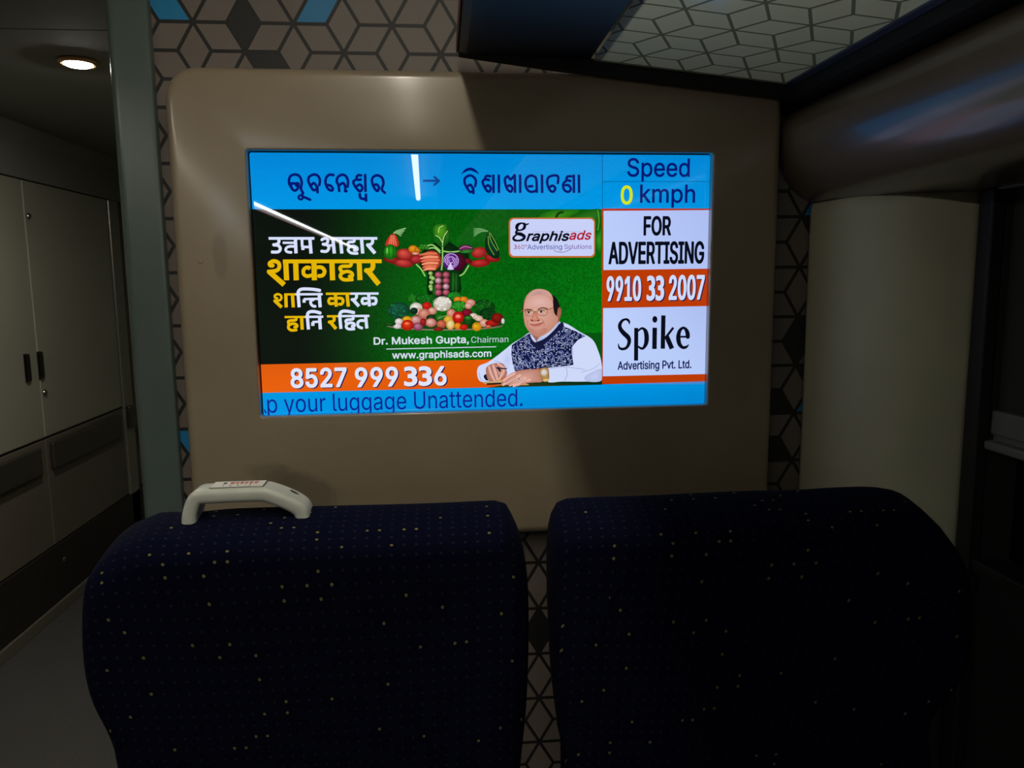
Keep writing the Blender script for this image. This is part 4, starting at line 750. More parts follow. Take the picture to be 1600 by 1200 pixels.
strokes(WHITE, [(32, [(370, 132), (748, 130)]), (44, [(422, 312), (410, 150), (412, 95), (450, 62), (540, 58), (640, 66), (716, 80)]), (46, [(470, 225), (512, 225)]), (32, [(485, 200), (600, 196), (690, 195)]), (38, [(625, 205), (586, 222), (584, 260), (610, 292), (650, 300)]), (46, [(700, 122), (714, 312)]),
                (32, [(1135, 123), (1525, 121)]), (40, [(1218, 130), (1218, 170), (1195, 200), (1150, 206)]), (46, [(1165, 200), (1252, 298)]), (44, [(1386, 120), (1399, 300)]), (40, [(1362, 192), (1312, 190), (1295, 225), (1315, 262), (1372, 254)]), (40, [(1425, 182), (1478, 188), (1492, 225), (1475, 264), (1440, 266)]),
                (44, [(552, 620), (538, 455), (545, 395), (585, 372), (650, 374), (722, 394)]), (32, [(505, 446), (757, 443)]), (50, [(590, 545), (635, 545)]), (32, [(605, 517), (705, 512)]), (46, [(705, 438), (717, 618)]),
                (44, [(1003, 612), (988, 450), (995, 390), (1035, 366), (1110, 370), (1190, 388)]), (32, [(962, 435), (1397, 432)]), (38, [(1172, 450), (1165, 478), (1085, 488), (1070, 512), (1090, 535)]), (38, [(1068, 556), (1130, 528), (1182, 540), (1188, 570), (1152, 576)]), (38, [(1088, 545), (1075, 585), (1110, 614), (1195, 612)]),
                (38, [(1325, 498), (1270, 498), (1236, 530), (1246, 580), (1300, 602)]), (44, [(1346, 438), (1362, 606)])])

# logo card
P.frame(10.667, 790, 335)
def rr(x0, y0, x1, y1, r, col):
    P.poly([(x, y) for x, y in rrect(x0, x1, y0, y1, r, 6)], col)
rr(52, 55, 1492, 720, 80, (196, 108, 44)); rr(78, 78, 1472, 692, 66, (200, 208, 248))
K = (6, 10, 24)
P.stroke(sm([(330, 160, 30), (270, 146, 26), (205, 172, 52), (185, 222, 54), (205, 262, 34), (255, 262, 28), (305, 232, 46), (318, 185, 46), (290, 150, 26)], 6), 40, K)
P.stroke(sm([(300, 158, 26), (345, 170, 26), (385, 152, 20)], 4), 24, K)
P.stroke(sm([(205, 262, 30), (175, 290, 36), (190, 318, 52), (255, 332, 60), (312, 368, 50), (285, 418, 44), (215, 438, 30), (145, 425, 42), (132, 385, 36), (190, 330, 26)], 6), 40, K)
P.text('raphis', 340, 1066, 272, 488, K, 0.75, 0.3)
P.text('ads', 1058, 1432, 268, 426, (176, 22, 44), 0.5, 0.3)
P.stroke([(460, 290), (1260, 290)], 4, (120, 110, 160))
P.text('360°', 135, 356, 504, 580, (150, 40, 110), 0.0)
P.text('Advertising', 362, 940, 498, 606, (24, 44, 140), 0.0)
P.text('Solutions', 980, 1432, 498, 576, (104, 62, 150), 0.0)
P.curve([(800, 598), (870, 626), (960, 630), (1040, 602), (1090, 572)], 8, (90, 30, 110))

# vegetables
P.frame(6.314, 590, 340)
G1, G2, G3 = (40, 140, 30), (8, 60, 14), (110, 190, 50)
P.ell(660, 1062, 580, 52, (176, 160, 150), (130, 116, 100)); P.ell(660, 1052, 584, 50, (10, 70, 14))
# torso greens and neck
P.blob([(500, 290), (570, 250), (640, 300), (700, 240), (800, 300), (880, 330), (900, 430), (820, 580), (800, 760), (510, 770), (490, 560), (420, 480), (440, 340)], (18, 58, 20), (4, 30, 8))
for pts in ([(470, 290), (540, 270), (620, 330)], [(480, 310), (560, 300), (620, 350)], [(640, 330), (720, 340), (820, 330)], [(380, 460), (430, 510), (470, 580)], [(900, 470), (850, 550), (790, 580)], [(640, 280), (640, 420), (630, 520)], [(820, 330), (900, 320), (960, 325)]):
    P.curve(pts, 14, (140, 200, 104))
# head of lettuce
P.blob([(630, 60), (560, 80), (548, 150), (575, 240), (640, 290), (700, 240), (715, 150), (690, 75)], (84, 160, 26), (20, 96, 16), c=(610, 120))
P.blob([(690, 75), (715, 150), (700, 240), (650, 285), (660, 200)], (40, 110, 30), (14, 70, 14))
P.blob([(560, 180), (600, 190), (640, 270), (600, 255)], (20, 110, 20), (8, 80, 14))
for pts in ([(640, 280), (650, 200), (690, 130)], [(640, 250), (610, 200), (570, 175)], [(600, 150), (610, 100), (650, 80)]): P.curve(pts, 7, (190, 220, 140))
# arms: tomatoes, carrots, peppers
for cx, cy, rx, ry, ro, a, b in ((150, 420, 90, 34, 8, (170, 34, 40), (100, 8, 14)), (260, 450, 100, 42, 4, (214, 70, 64), (120, 10, 16)), (385, 410, 70, 44, -10, (200, 54, 60), (110, 10, 18)), (265, 362, 80, 56, 8, (222, 84, 72), (138, 14, 20)),
                                 (1130, 400, 80, 38, 8, (196, 40, 44), (110, 8, 14)), (1010, 450, 100, 38, -4, (206, 50, 50), (120, 8, 14)), (890, 430, 40, 26, 0, (130, 20, 40), (80, 6, 20)), (1000, 345, 78, 54, -12, (208, 66, 60), (130, 10, 18))):
    P.ell(cx, cy, rx, ry, a, b, ro)
P.blob([(150, 160), (190, 190), (205, 280), (110, 290), (75, 265), (110, 190)], (226, 92, 66), (170, 30, 22))
for x in (110, 135, 160, 185): P.curve([(150 + (x - 150) * .4, 175), (x, 275)], 5, (240, 150, 110))
P.ell(125, 340, 66, 76, (50, 170, 34), (8, 80, 12)); P.curve([(110, 270), (115, 340), (112, 400)], 7, (10, 70, 10)); P.curve([(150, 270), (156, 340), (150, 405)], 7, (10, 70, 10)); P.curve([(95, 300), (92, 350)], 8, (150, 220, 110))
for k in range(7): P.curve([(155, 155), (190, 130 + k * 4), (280 - k * 8, 104 + k * 13)], 9, ((150, 190, 130), (90, 150, 80))[k % 2])
P.blob([(1100, 140), (1060, 230), (1070, 330), (1130, 395), (1190, 400), (1200, 320), (1150, 200)], (14, 60, 34), (4, 34, 18))
for pts in ([(1100, 145), (1120, 230), (1180, 330)], [(1090, 180), (1100, 280), (1150, 370)], [(1110, 150), (1160, 240), (1195, 320)]): P.curve(pts, 7, (110, 170, 60))
for k in range(7): P.curve([(1090, 135), (1020, 110 + k * 5), (948, 112 + k * 12)], 8, ((120, 170, 110), (50, 120, 50))[k % 2])
# shoulders
P.ell(350, 310, 46, 36, (232, 160, 30), (190, 96, 10)); P.ell(395, 320, 30, 28, (226, 140, 30), (160, 80, 10))
for k in range(5): P.ell(420 + k * 16, 300 - (k % 2) * 22, 22, 16, (70, 150, 40), (16, 84, 16))
P.ell(375, 355, 40, 14, (240, 200, 170), (180, 60, 60))
P.ell(870, 305, 70, 38, (130, 40, 96), (60, 10, 50)); P.curve([(810, 310), (860, 285), (930, 300)], 6, (200, 140, 180)); P.blob([(800, 335), (870, 315), (960, 320), (900, 350), (830, 352)], (60, 140, 60), (16, 70, 20))
# chest: carrot bunch and red cabbage
P.ell(530, 425, 98, 100, (222, 110, 80), (150, 40, 26))
for k, y in enumerate((360, 395, 425, 455, 485, 510)):
    P.stroke(sm([(410 + k * 8, y + 10, 10), (500, y - 6, 26), (610 - abs(k - 2) * 12, y - 4, 20)], 5), 20, (238, 146, 110) if k % 2 else (222, 112, 78)); P.curve([(420 + k * 8, y + 18), (500, y + 8), (600 - abs(k - 2) * 12, y + 8)], 4, (150, 50, 40))
P.ell(790, 440, 80, 84, (96, 16, 40), (56, 6, 26)); P.ell(725, 430, 84, 88, (120, 50, 160), (70, 16, 110))
for r in (72, 56, 40, 24): P.stroke([(725 + r * math.cos(k * .35 + r), 425 + r * math.sin(k * .35 + r) * .95) for k in range(15)], 6, (214, 190, 236))
P.blob([(690, 512), (700, 480), (720, 440), (735, 480), (750, 512)], (226, 214, 240), (200, 180, 230))
# belly: beans, onions, cucumber
for k, (x, y) in enumerate(((522, 550), (530, 590), (545, 600), (530, 640), (522, 680), (530, 705))): P.ell(x, y, 22, 20, (190, 220, 140), (90, 150, 60))
P.blob([(550, 660), (585, 680), (590, 770), (540, 775)], (30, 110, 30), (8, 60, 14))
for k in range(4):
    for s_ in (-1, 1): P.ell(637 + s_ * 38, 565 + k * 58, 36, 32, (206, 110, 130) if (k + s_) % 3 else (230, 190, 206), (110, 24, 50))
P.blob([(720, 540), (800, 545), (800, 730), (715, 735)], (20, 84, 24), (6, 44, 12)); P.curve([(745, 545), (742, 720)], 5, (60, 130, 50)); P.curve([(775, 550), (775, 720)], 4, (50, 120, 44))
# heap
def brocc(cx, cy, rx, ry, a, b):
    P.ell(cx, cy, rx, ry, a, b)
    for k in range(26):
        t, r = rnd.uniform(0, 6.28), math.sqrt(rnd.random()) * .9; P.ell(cx + rx * r * math.cos(t), cy + ry * r * math.sin(t), rx * .16, ry * .17, tuple(min(255, c_ * rnd.uniform(.9, 1.5)) for c_ in a), b, n=10)
brocc(365, 805, 70, 52, (40, 130, 34), (10, 70, 16)); brocc(480, 800, 110, 46, (24, 120, 30), (6, 60, 12)); brocc(760, 775, 80, 44, (40, 140, 40), (10, 80, 14))
for x, y in ((790, 810), (850, 808)): P.ell(x, y, 40, 30, (238, 150, 40), (190, 90, 10))
brocc(800, 870, 70, 52, (60, 160, 50), (14, 84, 14)); brocc(210, 915, 112, 82, (24, 96, 66), (8, 56, 34)); brocc(1050, 885, 108, 80, (24, 100, 30), (6, 50, 10)); brocc(1085, 950, 80, 60, (14, 70, 24), (4, 36, 10))
P.ell(380, 890, 62, 52, (240, 240, 232), (180, 176, 160)); P.ell(640, 850, 92, 74, (236, 232, 226), (170, 160, 140))
for k in range(22):
    t, r = rnd.uniform(0, 6.28), math.sqrt(rnd.random()) * .85; P.ell(640 + 92 * r * math.cos(t), 850 + 74 * r * math.sin(t), 17, 15, (246, 244, 240), (206, 198, 184), n=10)
R_, RB = (226, 40, 30), (150, 8, 10)
for cx, cy, rx, ry, a, b in ((485, 870, 46, 38, R_, RB), (540, 920, 44, 36, (236, 190, 170), (180, 100, 90)), (400, 925, 44, 34, (240, 206, 190), (190, 120, 100)), (360, 920, 38, 34, (20, 60, 40), (6, 30, 20)), (460, 950, 60, 52, (226, 160, 136), (170, 80, 70)), (725, 945, 44, 46, (232, 170, 150), (180, 90, 80)),
                             (915, 840, 48, 36, (232, 180, 160), (180, 100, 90)), (895, 870, 36, 30, (236, 190, 176), (190, 110, 100)), (880, 940, 56, 40, (150, 20, 50), (80, 6, 26)), (945, 970, 40, 28, (240, 226, 216), (190, 150, 140)), (985, 985, 50, 20, (240, 224, 210), (190, 150, 130)), (1000, 1000, 40, 22, (240, 220, 200), (190, 140, 120)),
                             (380, 1010, 60, 44, (232, 180, 170), (150, 70, 80)), (530, 985, 50, 30, (30, 70, 34), (8, 36, 14)), (525, 1035, 56, 44, (236, 190, 176), (170, 80, 70)), (620, 985, 56, 36, (50, 130, 44), (10, 66, 14)), (700, 1010, 50, 44, (232, 190, 70), (190, 130, 30)), (630, 1050, 50, 40, (216, 120, 90), (150, 60, 40)), (795, 985, 58, 60, R_, RB), (795, 975, 30, 22, (240, 170, 150), R_),
                             (895, 1020, 50, 62, (24, 92, 24), (6, 44, 10)), (895, 990, 40, 22, (60, 150, 50), (10, 70, 14)), (718, 1055, 42, 50, (234, 206, 130), (200, 150, 60)), (790, 1070, 34, 34, (240, 160, 30), (200, 100, 10)), (850, 1080, 40, 30, R_, RB), (978, 1075, 46, 44, (238, 180, 30), (190, 120, 10)), (1050, 1040, 46, 40, (232, 190, 170), (180, 110, 90)),
                             (1130, 1040, 70, 32, (200, 36, 26), (120, 8, 10)), (1180, 990, 60, 50, (150, 30, 20), (90, 10, 8)), (210, 1025, 38, 32, (244, 236, 236), (190, 170, 170)), (195, 1070, 40, 26, (240, 230, 232), (190, 170, 170)), (290, 1005, 48, 34, (240, 180, 40), (190, 120, 10)), (295, 1060, 60, 54, (232, 60, 26), (160, 14, 8)), (292, 1045, 30, 16, (250, 150, 90), (220, 50, 20)),
                             (400, 1075, 50, 40, (196, 120, 150), (110, 30, 60)), (450, 1030, 30, 36, (190, 40, 40), (110, 10, 16)), (120, 1050, 60, 20, (24, 90, 24), (8, 50, 10)), (600, 1100, 50, 20, (150, 40, 30), (100, 16, 14)), (1235, 1020, 16, 28, (220, 224, 226), (180, 190, 190)), (1090, 1075, 30, 20, (216, 120, 90), (150, 60, 40))):
    P.ell(cx, cy, rx, ry, a, b, n=18)
P.ell(718, 1052, 28, 36, (240, 222, 170), (220, 190, 120)); P.curve([(690, 965), (640, 975), (590, 1000)], 5, (120, 190, 80)); P.curve([(975, 1045), (980, 1055)], 8, (40, 80, 20))

# man at the desk
P.frame(7.06, 730, 440)
SK, SK2, SK3 = (214, 160, 140), (176, 112, 92), (232, 186, 172)
SH, SH2 = (206, 216, 248), (168, 180, 222)
P.blob([(1385, 640), (1430, 730), (1470, 880), (1400, 880)], (6, 30, 24))
# shirt: shoulders, sleeves
P.blob([(700, 560), (820, 640), (1020, 450), (1250, 560), (1380, 640), (1440, 760), (1478, 900), (1478, 1085), (1300, 1100), (1050, 1100), (880, 1100), (860, 950), (700, 950), (480, 1000), (430, 1040), (330, 1010), (240, 1100), (140, 1095), (108, 1010), (130, 930), (240, 880), (400, 760), (500, 680), (600, 620)], SH, SH, c=(900, 900))
P.blob([(400, 780), (480, 740), (500, 880), (450, 990), (380, 920)], (190, 200, 240), SH)
for pts, w in (([(1150, 640), (1160, 780), (1150, 920)], 10), ([(900, 960), (1080, 940), (1300, 970)], 8), ([(1090, 950), (1100, 1020), (1070, 1090)], 9), ([(300, 870), (380, 900), (440, 960)], 9), ([(130, 1000), (150, 1080), (200, 1100)], 9), ([(1250, 1000), (1380, 960), (1460, 900)], 7)): P.curve(pts, w, SH2)
P.blob([(1300, 1040), (1478, 960), (1478, 1090), (1320, 1098)], (196, 206, 242), (178, 190, 230))
# waistcoat with woven specks
VB = [(690, 570), (650, 590), (560, 650), (490, 700), (486, 800), (500, 900), (525, 985), (640, 985), (780, 960), (960, 940), (1120, 925), (1170, 915), (1150, 800), (1150, 720), (1220, 640), (1300, 600), (1180, 540), (1080, 500), (1030, 450), (960, 520), (860, 610), (770, 680), (720, 640)]
P.poly(VB, (22, 28, 72))
P.up()
for j in range(30):
    for i in range(46):
        x = 480 + i * 18 + (j % 2) * 9 + rnd.uniform(-3, 3); y = 460 + j * 18 + rnd.uniform(-3, 3)
        if inside((x, y), VB) and inside((x + 8, y + 8), VB) and inside((x - 8, y - 6), VB) and rnd.random() < 0.9:
            a = rnd.uniform(0, 3.1); w_, h_ = rnd.uniform(5, 9.5), rnd.uniform(2.5, 5); ca, sa = math.cos(a), math.sin(a)
            k = rnd.choice(((206, 214, 244), (196, 206, 240), (150, 166, 226), (120, 136, 206), (6, 8, 24)))
            P.poly([(x + u * w_ * ca - v * h_ * sa, y + u * w_ * sa + v * h_ * ca) for u, v in ((-1, -1), (1, -1), (1, 1), (-1, 1))], k, up=False)
P.blob([(690, 575), (720, 640), (770, 690), (860, 620), (960, 530), (1030, 452), (1060, 480), (960, 590), (850, 690), (770, 740), (700, 660), (670, 590)], (14, 16, 40), (24, 28, 66))
# collar and neck
P.blob([(700, 590), (760, 660), (800, 640), (1000, 460), (1015, 440), (980, 420), (720, 520)], SK2, (150, 92, 76))
P.blob([(692, 590), (705, 580), (760, 655), (745, 668), (715, 640)], (214, 222, 248), SH2)
P.blob([(770, 660), (790, 615), (860, 590), (1000, 450), (1015, 455), (960, 530), (860, 620)], (216, 224, 250), SH2)
# head
P.blob([(640, 200), (612, 260), (602, 330), (625, 330), (640, 270)], (34, 26, 28))
P.blob([(930, 150), (980, 180), (1015, 260), (1012, 330), (1000, 370), (960, 370), (945, 290), (935, 210)], (28, 20, 24), (18, 14, 18))
P.blob([(1000, 290), (1030, 295), (1036, 340), (1020, 400), (990, 440), (985, 380)], SK2, (150, 84, 66))
FACE = [(800, 80), (720, 96), (650, 160), (622, 250), (616, 330), (624, 420), (642, 490), (690, 560), (760, 605), (820, 600), (900, 555), (980, 470), (1000, 400), (960, 350), (944, 250), (940, 170), (890, 105)]
P.blob(FACE, (226, 176, 160), (196, 136, 116), c=(740, 290))
P.blob([(660, 175), (720, 105), (800, 84), (890, 112), (930, 170), (860, 130), (760, 130), (690, 180)], (184, 140, 134), (206, 160, 150))
P.blob([(650, 200), (740, 150), (850, 150), (925, 200), (935, 280), (780, 300), (640, 290)], (224, 180, 172), (212, 158, 144))
P.blob([(660, 500), (760, 540), (850, 510), (880, 540), (800, 595), (740, 590)], (200, 140, 124), (186, 124, 106))
P.blob([(730, 330), (715, 390), (690, 418), (720, 440), (780, 436), (800, 415), (775, 380), (760, 330)], (216, 150, 128), (186, 112, 92), c=(740, 400))
for x in (712, 782): P.ell(x, 428, 14, 8, (120, 56, 46))
P.curve([(672, 420), (660, 450), (668, 490)], 6, (178, 112, 92)); P.curve([(812, 410), (840, 440), (846, 490)], 6, (170, 100, 82))
P.curve([(690, 468), (740, 474), (800, 462), (836, 452)], 9, (140, 66, 60)); P.blob([(696, 472), (750, 478), (826, 460), (790, 490), (730, 494)], (202, 116, 106), (186, 104, 92))
# eyes, brows, spectacles
for cx, cy in ((680, 338), (818, 332)):
    P.ell(cx, cy, 30, 12, (206, 180, 170)); P.ell(cx - 4, cy, 13, 11, (30, 20, 22)); P.curve([(cx - 34, cy - 6), (cx, cy - 15), (cx + 34, cy - 6)], 6, (90, 50, 44)); P.curve([(cx - 30, cy + 22), (cx, cy + 28), (cx + 30, cy + 20)], 5, (184, 120, 100))
P.curve([(628, 320), (660, 306), (718, 312)], 11, (70, 46, 44)); P.curve([(776, 308), (830, 288), (884, 302)], 11, (66, 42, 40))
GL = (150, 104, 66)
P.curve([(596, 335), (612, 316), (720, 318), (735, 330), (765, 330), (780, 314), (880, 306), (940, 292)], 8, GL)
P.curve([(640, 320), (648, 366), (690, 384), (720, 372), (730, 332)], 4, (96, 66, 50)); P.curve([(768, 332), (784, 366), (830, 376), (872, 364), (884, 308)], 5, (96, 66, 50))
# hands, pen, watch, notebook
P.blob([(180, 1040), (210, 1020), (230, 1085), (200, 1080)], (16, 20, 40))
P.blob([(210, 1100), (420, 1080), (640, 1120), (640, 1140), (220, 1130)], (220, 190, 140), (190, 150, 100))
P.poly([(212, 1118), (400, 1108), (400, 1130), (216, 1138)], (50, 30, 24))
P.blob([(205, 960), (260, 910), (340, 895), (400, 910), (420, 960), (440, 1000), (420, 1050), (350, 1080), (300, 1090), (230, 1085)], (212, 160, 146), (170, 108, 96))
for pts in ([(240, 940), (260, 1010), (300, 1085)], [(285, 920), (310, 1000), (330, 1075)], [(340, 905), (400, 950), (390, 1010), (350, 1070)]): P.curve(pts, 24, (222, 172, 158), cap='round'); 
for pts in ([(262, 940), (285, 1010), (312, 1080)], [(312, 930), (335, 1000), (350, 1060)]): P.curve(pts, 6, (140, 80, 72))
P.stroke([(320, 950), (435, 960)], 14, (24, 18, 40)); P.stroke([(335, 940), (365, 990)], 22, (30, 20, 44))
P.blob([(380, 1130), (400, 1070), (500, 1000), (620, 970), (760, 965), (800, 985), (830, 1095), (740, 1110), (640, 1120), (560, 1150), (500, 1140)], (218, 166, 150), (184, 122, 106))
for pts in ([(520, 1010), (450, 1050), (400, 1090)], [(580, 1030), (480, 1085), (395, 1135)], [(640, 1060), (560, 1095), (470, 1140)], [(690, 1080), (610, 1110), (510, 1148)]): P.curve(pts, 26, (226, 176, 162), cap='round')
for pts in ([(540, 1045), (470, 1085), (420, 1110)], [(610, 1070), (530, 1110), (450, 1142)], [(660, 1095), (590, 1125)]): P.curve(pts, 5, (150, 88, 78))
P.ell(570, 1078, 18, 9, (220, 200, 220)); P.ell(568, 1074, 8, 7, (60, 30, 40))
P.blob([(800, 960), (880, 945), (900, 1000), (895, 1090), (835, 1100), (800, 1020)], (196, 160, 96), (150, 110, 60)); P.ell(845, 1000, 44, 44, (214, 200, 180), (180, 150, 110)); P.ell(845, 1000, 30, 30, (222, 214, 206), (206, 196, 186))
P.poly([(835, 1075), (895, 1068), (895, 1092), (838, 1098)], (222, 190, 120))
P.frame(1, 0, 0)
# keep whatever lies past the advert's right edge off the neighbouring panel
lim = on_screen(940.6, 480).x
for v in P.v:
    if v.x > lim: v.x = lim
P.build('vegetable_advert', scr, 'green advert with slogan, figure built of vegetables and a man at a desk')

# ---------------------------------------------------------------- luggage racks
def luggage_rack(fx, label, end_rail):
    """built for the window side; fx maps x to the side of the coach"""
    r = thing('luggage_rack', label, 'luggage rack', (fx(0.4), -3.5, 1.70), 'overhead luggage racks')
    def prof(pts): return [(fx(x), z) for x, z in pts]
    y0 = YB + 0.1
    u = [(0.042 + 0.012 * (1 - math.sin(math.radians(a))), 1.783 + 0.012 * (1 - math.cos(math.radians(a)))) for a in (90, 70, 50, 30, 10, 0)]
    extrude_profile('underside_panel', prof([(0.305, 1.779)] + [(0.06, 1.783)] + [(0.046, 1.786), (0.042, 1.795), (0.042, 1.815), (0.305, 1.800)]), y0, 1.598, M['rack'], r)
    extrude_profile('edge_beading', prof([(0.040, 1.792), (0.0418, 1.790), (0.0418, 1.813), (0.040, 1.811)]), y0, 1.598, M['red'], r)
    # glass shelf: clear top, underside printed with the cube pattern
    gx0, gx1, gz0, gz1 = 0.308, 0.703, 1.7765, 1.7365
    zz = lambda x: gz0 + (x - gx0) / (gx1 - gx0) * (gz1 - gz0)
    bm = bmesh.new(); c = [(gx0, y0), (gx1, y0), (gx1, 1.573), (gx0, 1.573)]
    lo = [bm.verts.new((fx(x), y, zz(x))) for x, y in c]; hi = [bm.verts.new((fx(x), y, zz(x) + 0.008)) for x, y in c]
    for k in range(4): g = bm.faces.new((lo[k], lo[(k + 1) % 4], hi[(k + 1) % 4], hi[k])); g.material_index = 0
    bm.faces.new(hi)
    va, fa, ma_ = rhombille(lambda x, y: (fx(x), y, zz(x)), 0.393, 1.383, 0.1035, 0.1300, (gx0, gx1), (y0, 1.573), 0.0028, lambda c, p: 2, clip_rect(gx0 + 0.001, gx1 - 0.001, y0, 1.572), 1)
    q = [bm.verts.new(v) for v in va]
    for ff, mm in zip(fa, ma_): fc = bm.faces.new([q[i] for i in ff]); fc.material_index = mm
    bmobj('glass_shelf', bm, [M['clear'], M['frostline'], M['frost']], r)
    extrude_profile('outer_rail', prof([(0.7265, 1.700), (0.7135, 1.704), (0.7135, 1.765), (0.80, 1.765), (0.80, 1.724), (0.765, 1.702)]), y0, 1.600, M['rackrail'], r)
    extrude_profile('shelf_edge_strip', prof([(0.7035, 1.733), (0.7118, 1.728), (0.7118, 1.756), (0.7035, 1.750)]), y0, 1.600, M['alu'], r)
    box('end_filler', fx(0.728), fx(0.80), 1.60, 1.6685, 1.692, 1.765, M['rackrail'], r)  # added filler that closes the lit gap at the end wall
    # cross rail at the end wall
    pts = [(0.045, 1.7845), (0.24, 1.7595), (0.70, 1.712), (0.735, 1.705), (0.80, 1.715), (0.80, 1.735), (0.712, 1.734), (0.705, 1.737), (0.31, 1.778), (0.045, 1.812)]
    extrude_profile('end_rail', prof(pts), 1.5735, 1.6015, M['rackrail'], r)
    extrude_profile('end_strip', prof([(0.31, 1.7735), (0.703, 1.7335), (0.703, 1.737), (0.31, 1.7770)]), 1.570, 1.5735, M['bar'], r)
    return r
luggage_rack(lambda x: x, 'dark luggage rack with patterned frosted glass shelf above the screen, window side', True)
luggage_rack(lambda x: -1.03 - x, 'dark luggage rack across the aisle, out of frame on the left', False)

# ---------------------------------------------------------------- lamps
def strip_lamp(name, x, z, y0, y1, w, h, m, label):
    t = thing(name, label, 'light', (x, (y0 + y1) / 2, z), 'ceiling strip lights')
    box('housing', x - w / 2 - 0.004, x + w / 2 + 0.004, y0 - 0.01, y1 + 0.01, z, z + 0.014, M['lamp_body'], t)
    extrude_profile('diffuser', [(x - w / 2, z - 0.0002), (x - w / 2, z - h * .5), (x - w * .3, z - h), (x + w * .3, z - h), (x + w / 2, z - h * .5), (x + w / 2, z - 0.0002)], y0, y1, m, t)
    return t
strip_lamp('strip_light', -0.087, 2.285, -5.9, -0.16, 0.05, 0.03, M['lamp'], 'long lit strip light on the ceiling, mirrored upright in the blue route banner')
strip_lamp('strip_light', -0.087, 2.285, -0.13, 1.0, 0.05, 0.03, M['lamp_near_brightened'], 'unseen near stretch of the ceiling strip light, set brighter for the seat tops')  # unseen stretch, split off the strip and brightened to light the seat tops
strip_lamp('strip_light', -1.052, 1.822, -8.6, -1.4, 0.024, 0.012, M['lamp3'], 'long lit strip light along the far rack, mirrored slanting over the green advert')
strip_lamp('strip_light', -1.052, 1.822, -1.36, 1.2, 0.032, 0.016, M['lamp2'], 'shorter dimmer strip light along the far rack near the doorway')
dl = at(122, 97, (0, 0, 1), 1.95)
t = thing('downlight', 'small round lit downlight in the vestibule ceiling', 'light', (dl.x, dl.y, 1.945))
lathe('ring', [(0.037, 0.009), (0.050, 0.009), (0.052, 0.004), (0.046, -0.003), (0.037, -0.001)], (dl.x, dl.y, 1.945), M['ring'], t)
lathe('lens', [(0.0365, 0.006), (0.0365, -0.002), (0.028, -0.006), (0.012, -0.008)], (dl.x, dl.y, 1.945), M['down'], t)

# ---------------------------------------------------------------- vestibule cabinet
CX = -1.60
cb = thing('wall_cabinet', 'tall grey double door wall cabinet in the vestibule with dark buffer rail', 'cabinet', (CX, 3.2, 0))
box('body', CX - 0.05, CX - 0.014, 2.40, 3.985, 0.06, 1.75, M['black'], cb)
ys = [(2.42, 3.206), (3.212, 3.970)]
for k, (a, b) in enumerate(ys):
    d = box('upper_door', CX - 0.014, CX, a, b, 0.735, 1.747, M['cabinet'], cb, bev=0.004)
    hy = 3.115 if k == 0 else 3.215
    hb = bmesh.new(); box_bm(hb, CX + 0.0005, CX + 0.004, hy - 0.014, hy + 0.014, 0.972, 1.082, 0.0015); box_bm(hb, CX + 0.004, CX + 0.012, hy - 0.012, hy + 0.012, 0.974, 0.984, 0.002); box_bm(hb, CX + 0.004, CX + 0.012, hy - 0.012, hy + 0.012, 1.070, 1.080, 0.002)
    box_bm(hb, CX + 0.010, CX + 0.014, hy - 0.010, hy + 0.010, 0.980, 1.074, 0.0015)
    bmobj('handle', hb, M['black'], d)['label'] = 'black recessed pull handle'
    if k == 1:
        for z in (1.61, 0.915): lathe('lock', [(0.013, 0.0), (0.013, 0.004), (0.008, 0.010), (0.003, 0.012)], (CX + 0.0005, 3.232, z), M['chrome'], d, axis='X', n=20)
    e = box('lower_door', CX - 0.014, CX - 0.002, a, b, 0.285, 0.725, M['cabinet_low'], cb, bev=0.003)
    if k == 1: lathe('lock', [(0.013, 0.0), (0.013, 0.004), (0.008, 0.010), (0.003, 0.012)], (CX - 0.0015, 3.262, 0.205 + 0.0), M['chrome'], e, axis='X', n=20)
    box('buffer_rail', CX - 0.0015, CX + 0.020, a + 0.02, b - 0.07, 0.600, 0.708, M['rail'], e, bev=0.006)
box('plinth', CX - 0.03, CX + 0.004, 2.40, 4.29, 0.052, 0.28, M['plinth'], cb, bev=0.002)
struct(box('baseboard_vestibule', CX - 0.03, CX + 0.012, 1.73, 4.29, 0.0, 0.048, M['edge'], bev=0.003))
struct(box('trim_6', CX - 0.05, CX + 0.004, 3.99, 4.10, 0.052, 1.75, M['steel'], bev=0.006), 'metal post beside the vestibule cabinet')
tag(box('buffer_pad', CX + 0.0045, CX + 0.024, 4.0, 4.09, 0.615, 0.728, M['rail'], bev=0.006, origin=(CX + 0.0045, 4.045, 0.615)), 'short dark buffer pad on the post at the right of the cabinet', 'buffer')
# sloping soffit above the cabinet
extrude_profile('trim_7', [(CX - 0.05, 1.752), (CX + 0.001, 1.752), (CX + 0.001, 1.90), (CX + 0.02, 1.954), (CX - 0.05, 1.954)], 1.73, 4.29, M['ceil'])
struct(bpy.data.objects['trim_7'], 'panel above the vestibule cabinet')

# ---------------------------------------------------------------- window blind
bl_ = thing('roller_blind', 'dark roller blind drawn half way down the train window', 'blind', (1.01, 0.55, 1.03))
box('blind_cloth', 1.030, 1.032, -0.24, 1.333, 1.09, 1.500, M['blind'], bl_)
bb = bmesh.new(); box_bm(bb, 1.018, 1.036, -0.24, 1.333, 1.052, 1.098, 0.004)
box_bm(bb, 1.006, 1.032, -0.24, 1.333, 1.024, 1.042, 0.005); box_bm(bb, 1.024, 1.034, -0.24, 1.333, 1.040, 1.055, 0.001)
bmobj('bottom_bar', bb, M['bar'], bl_)

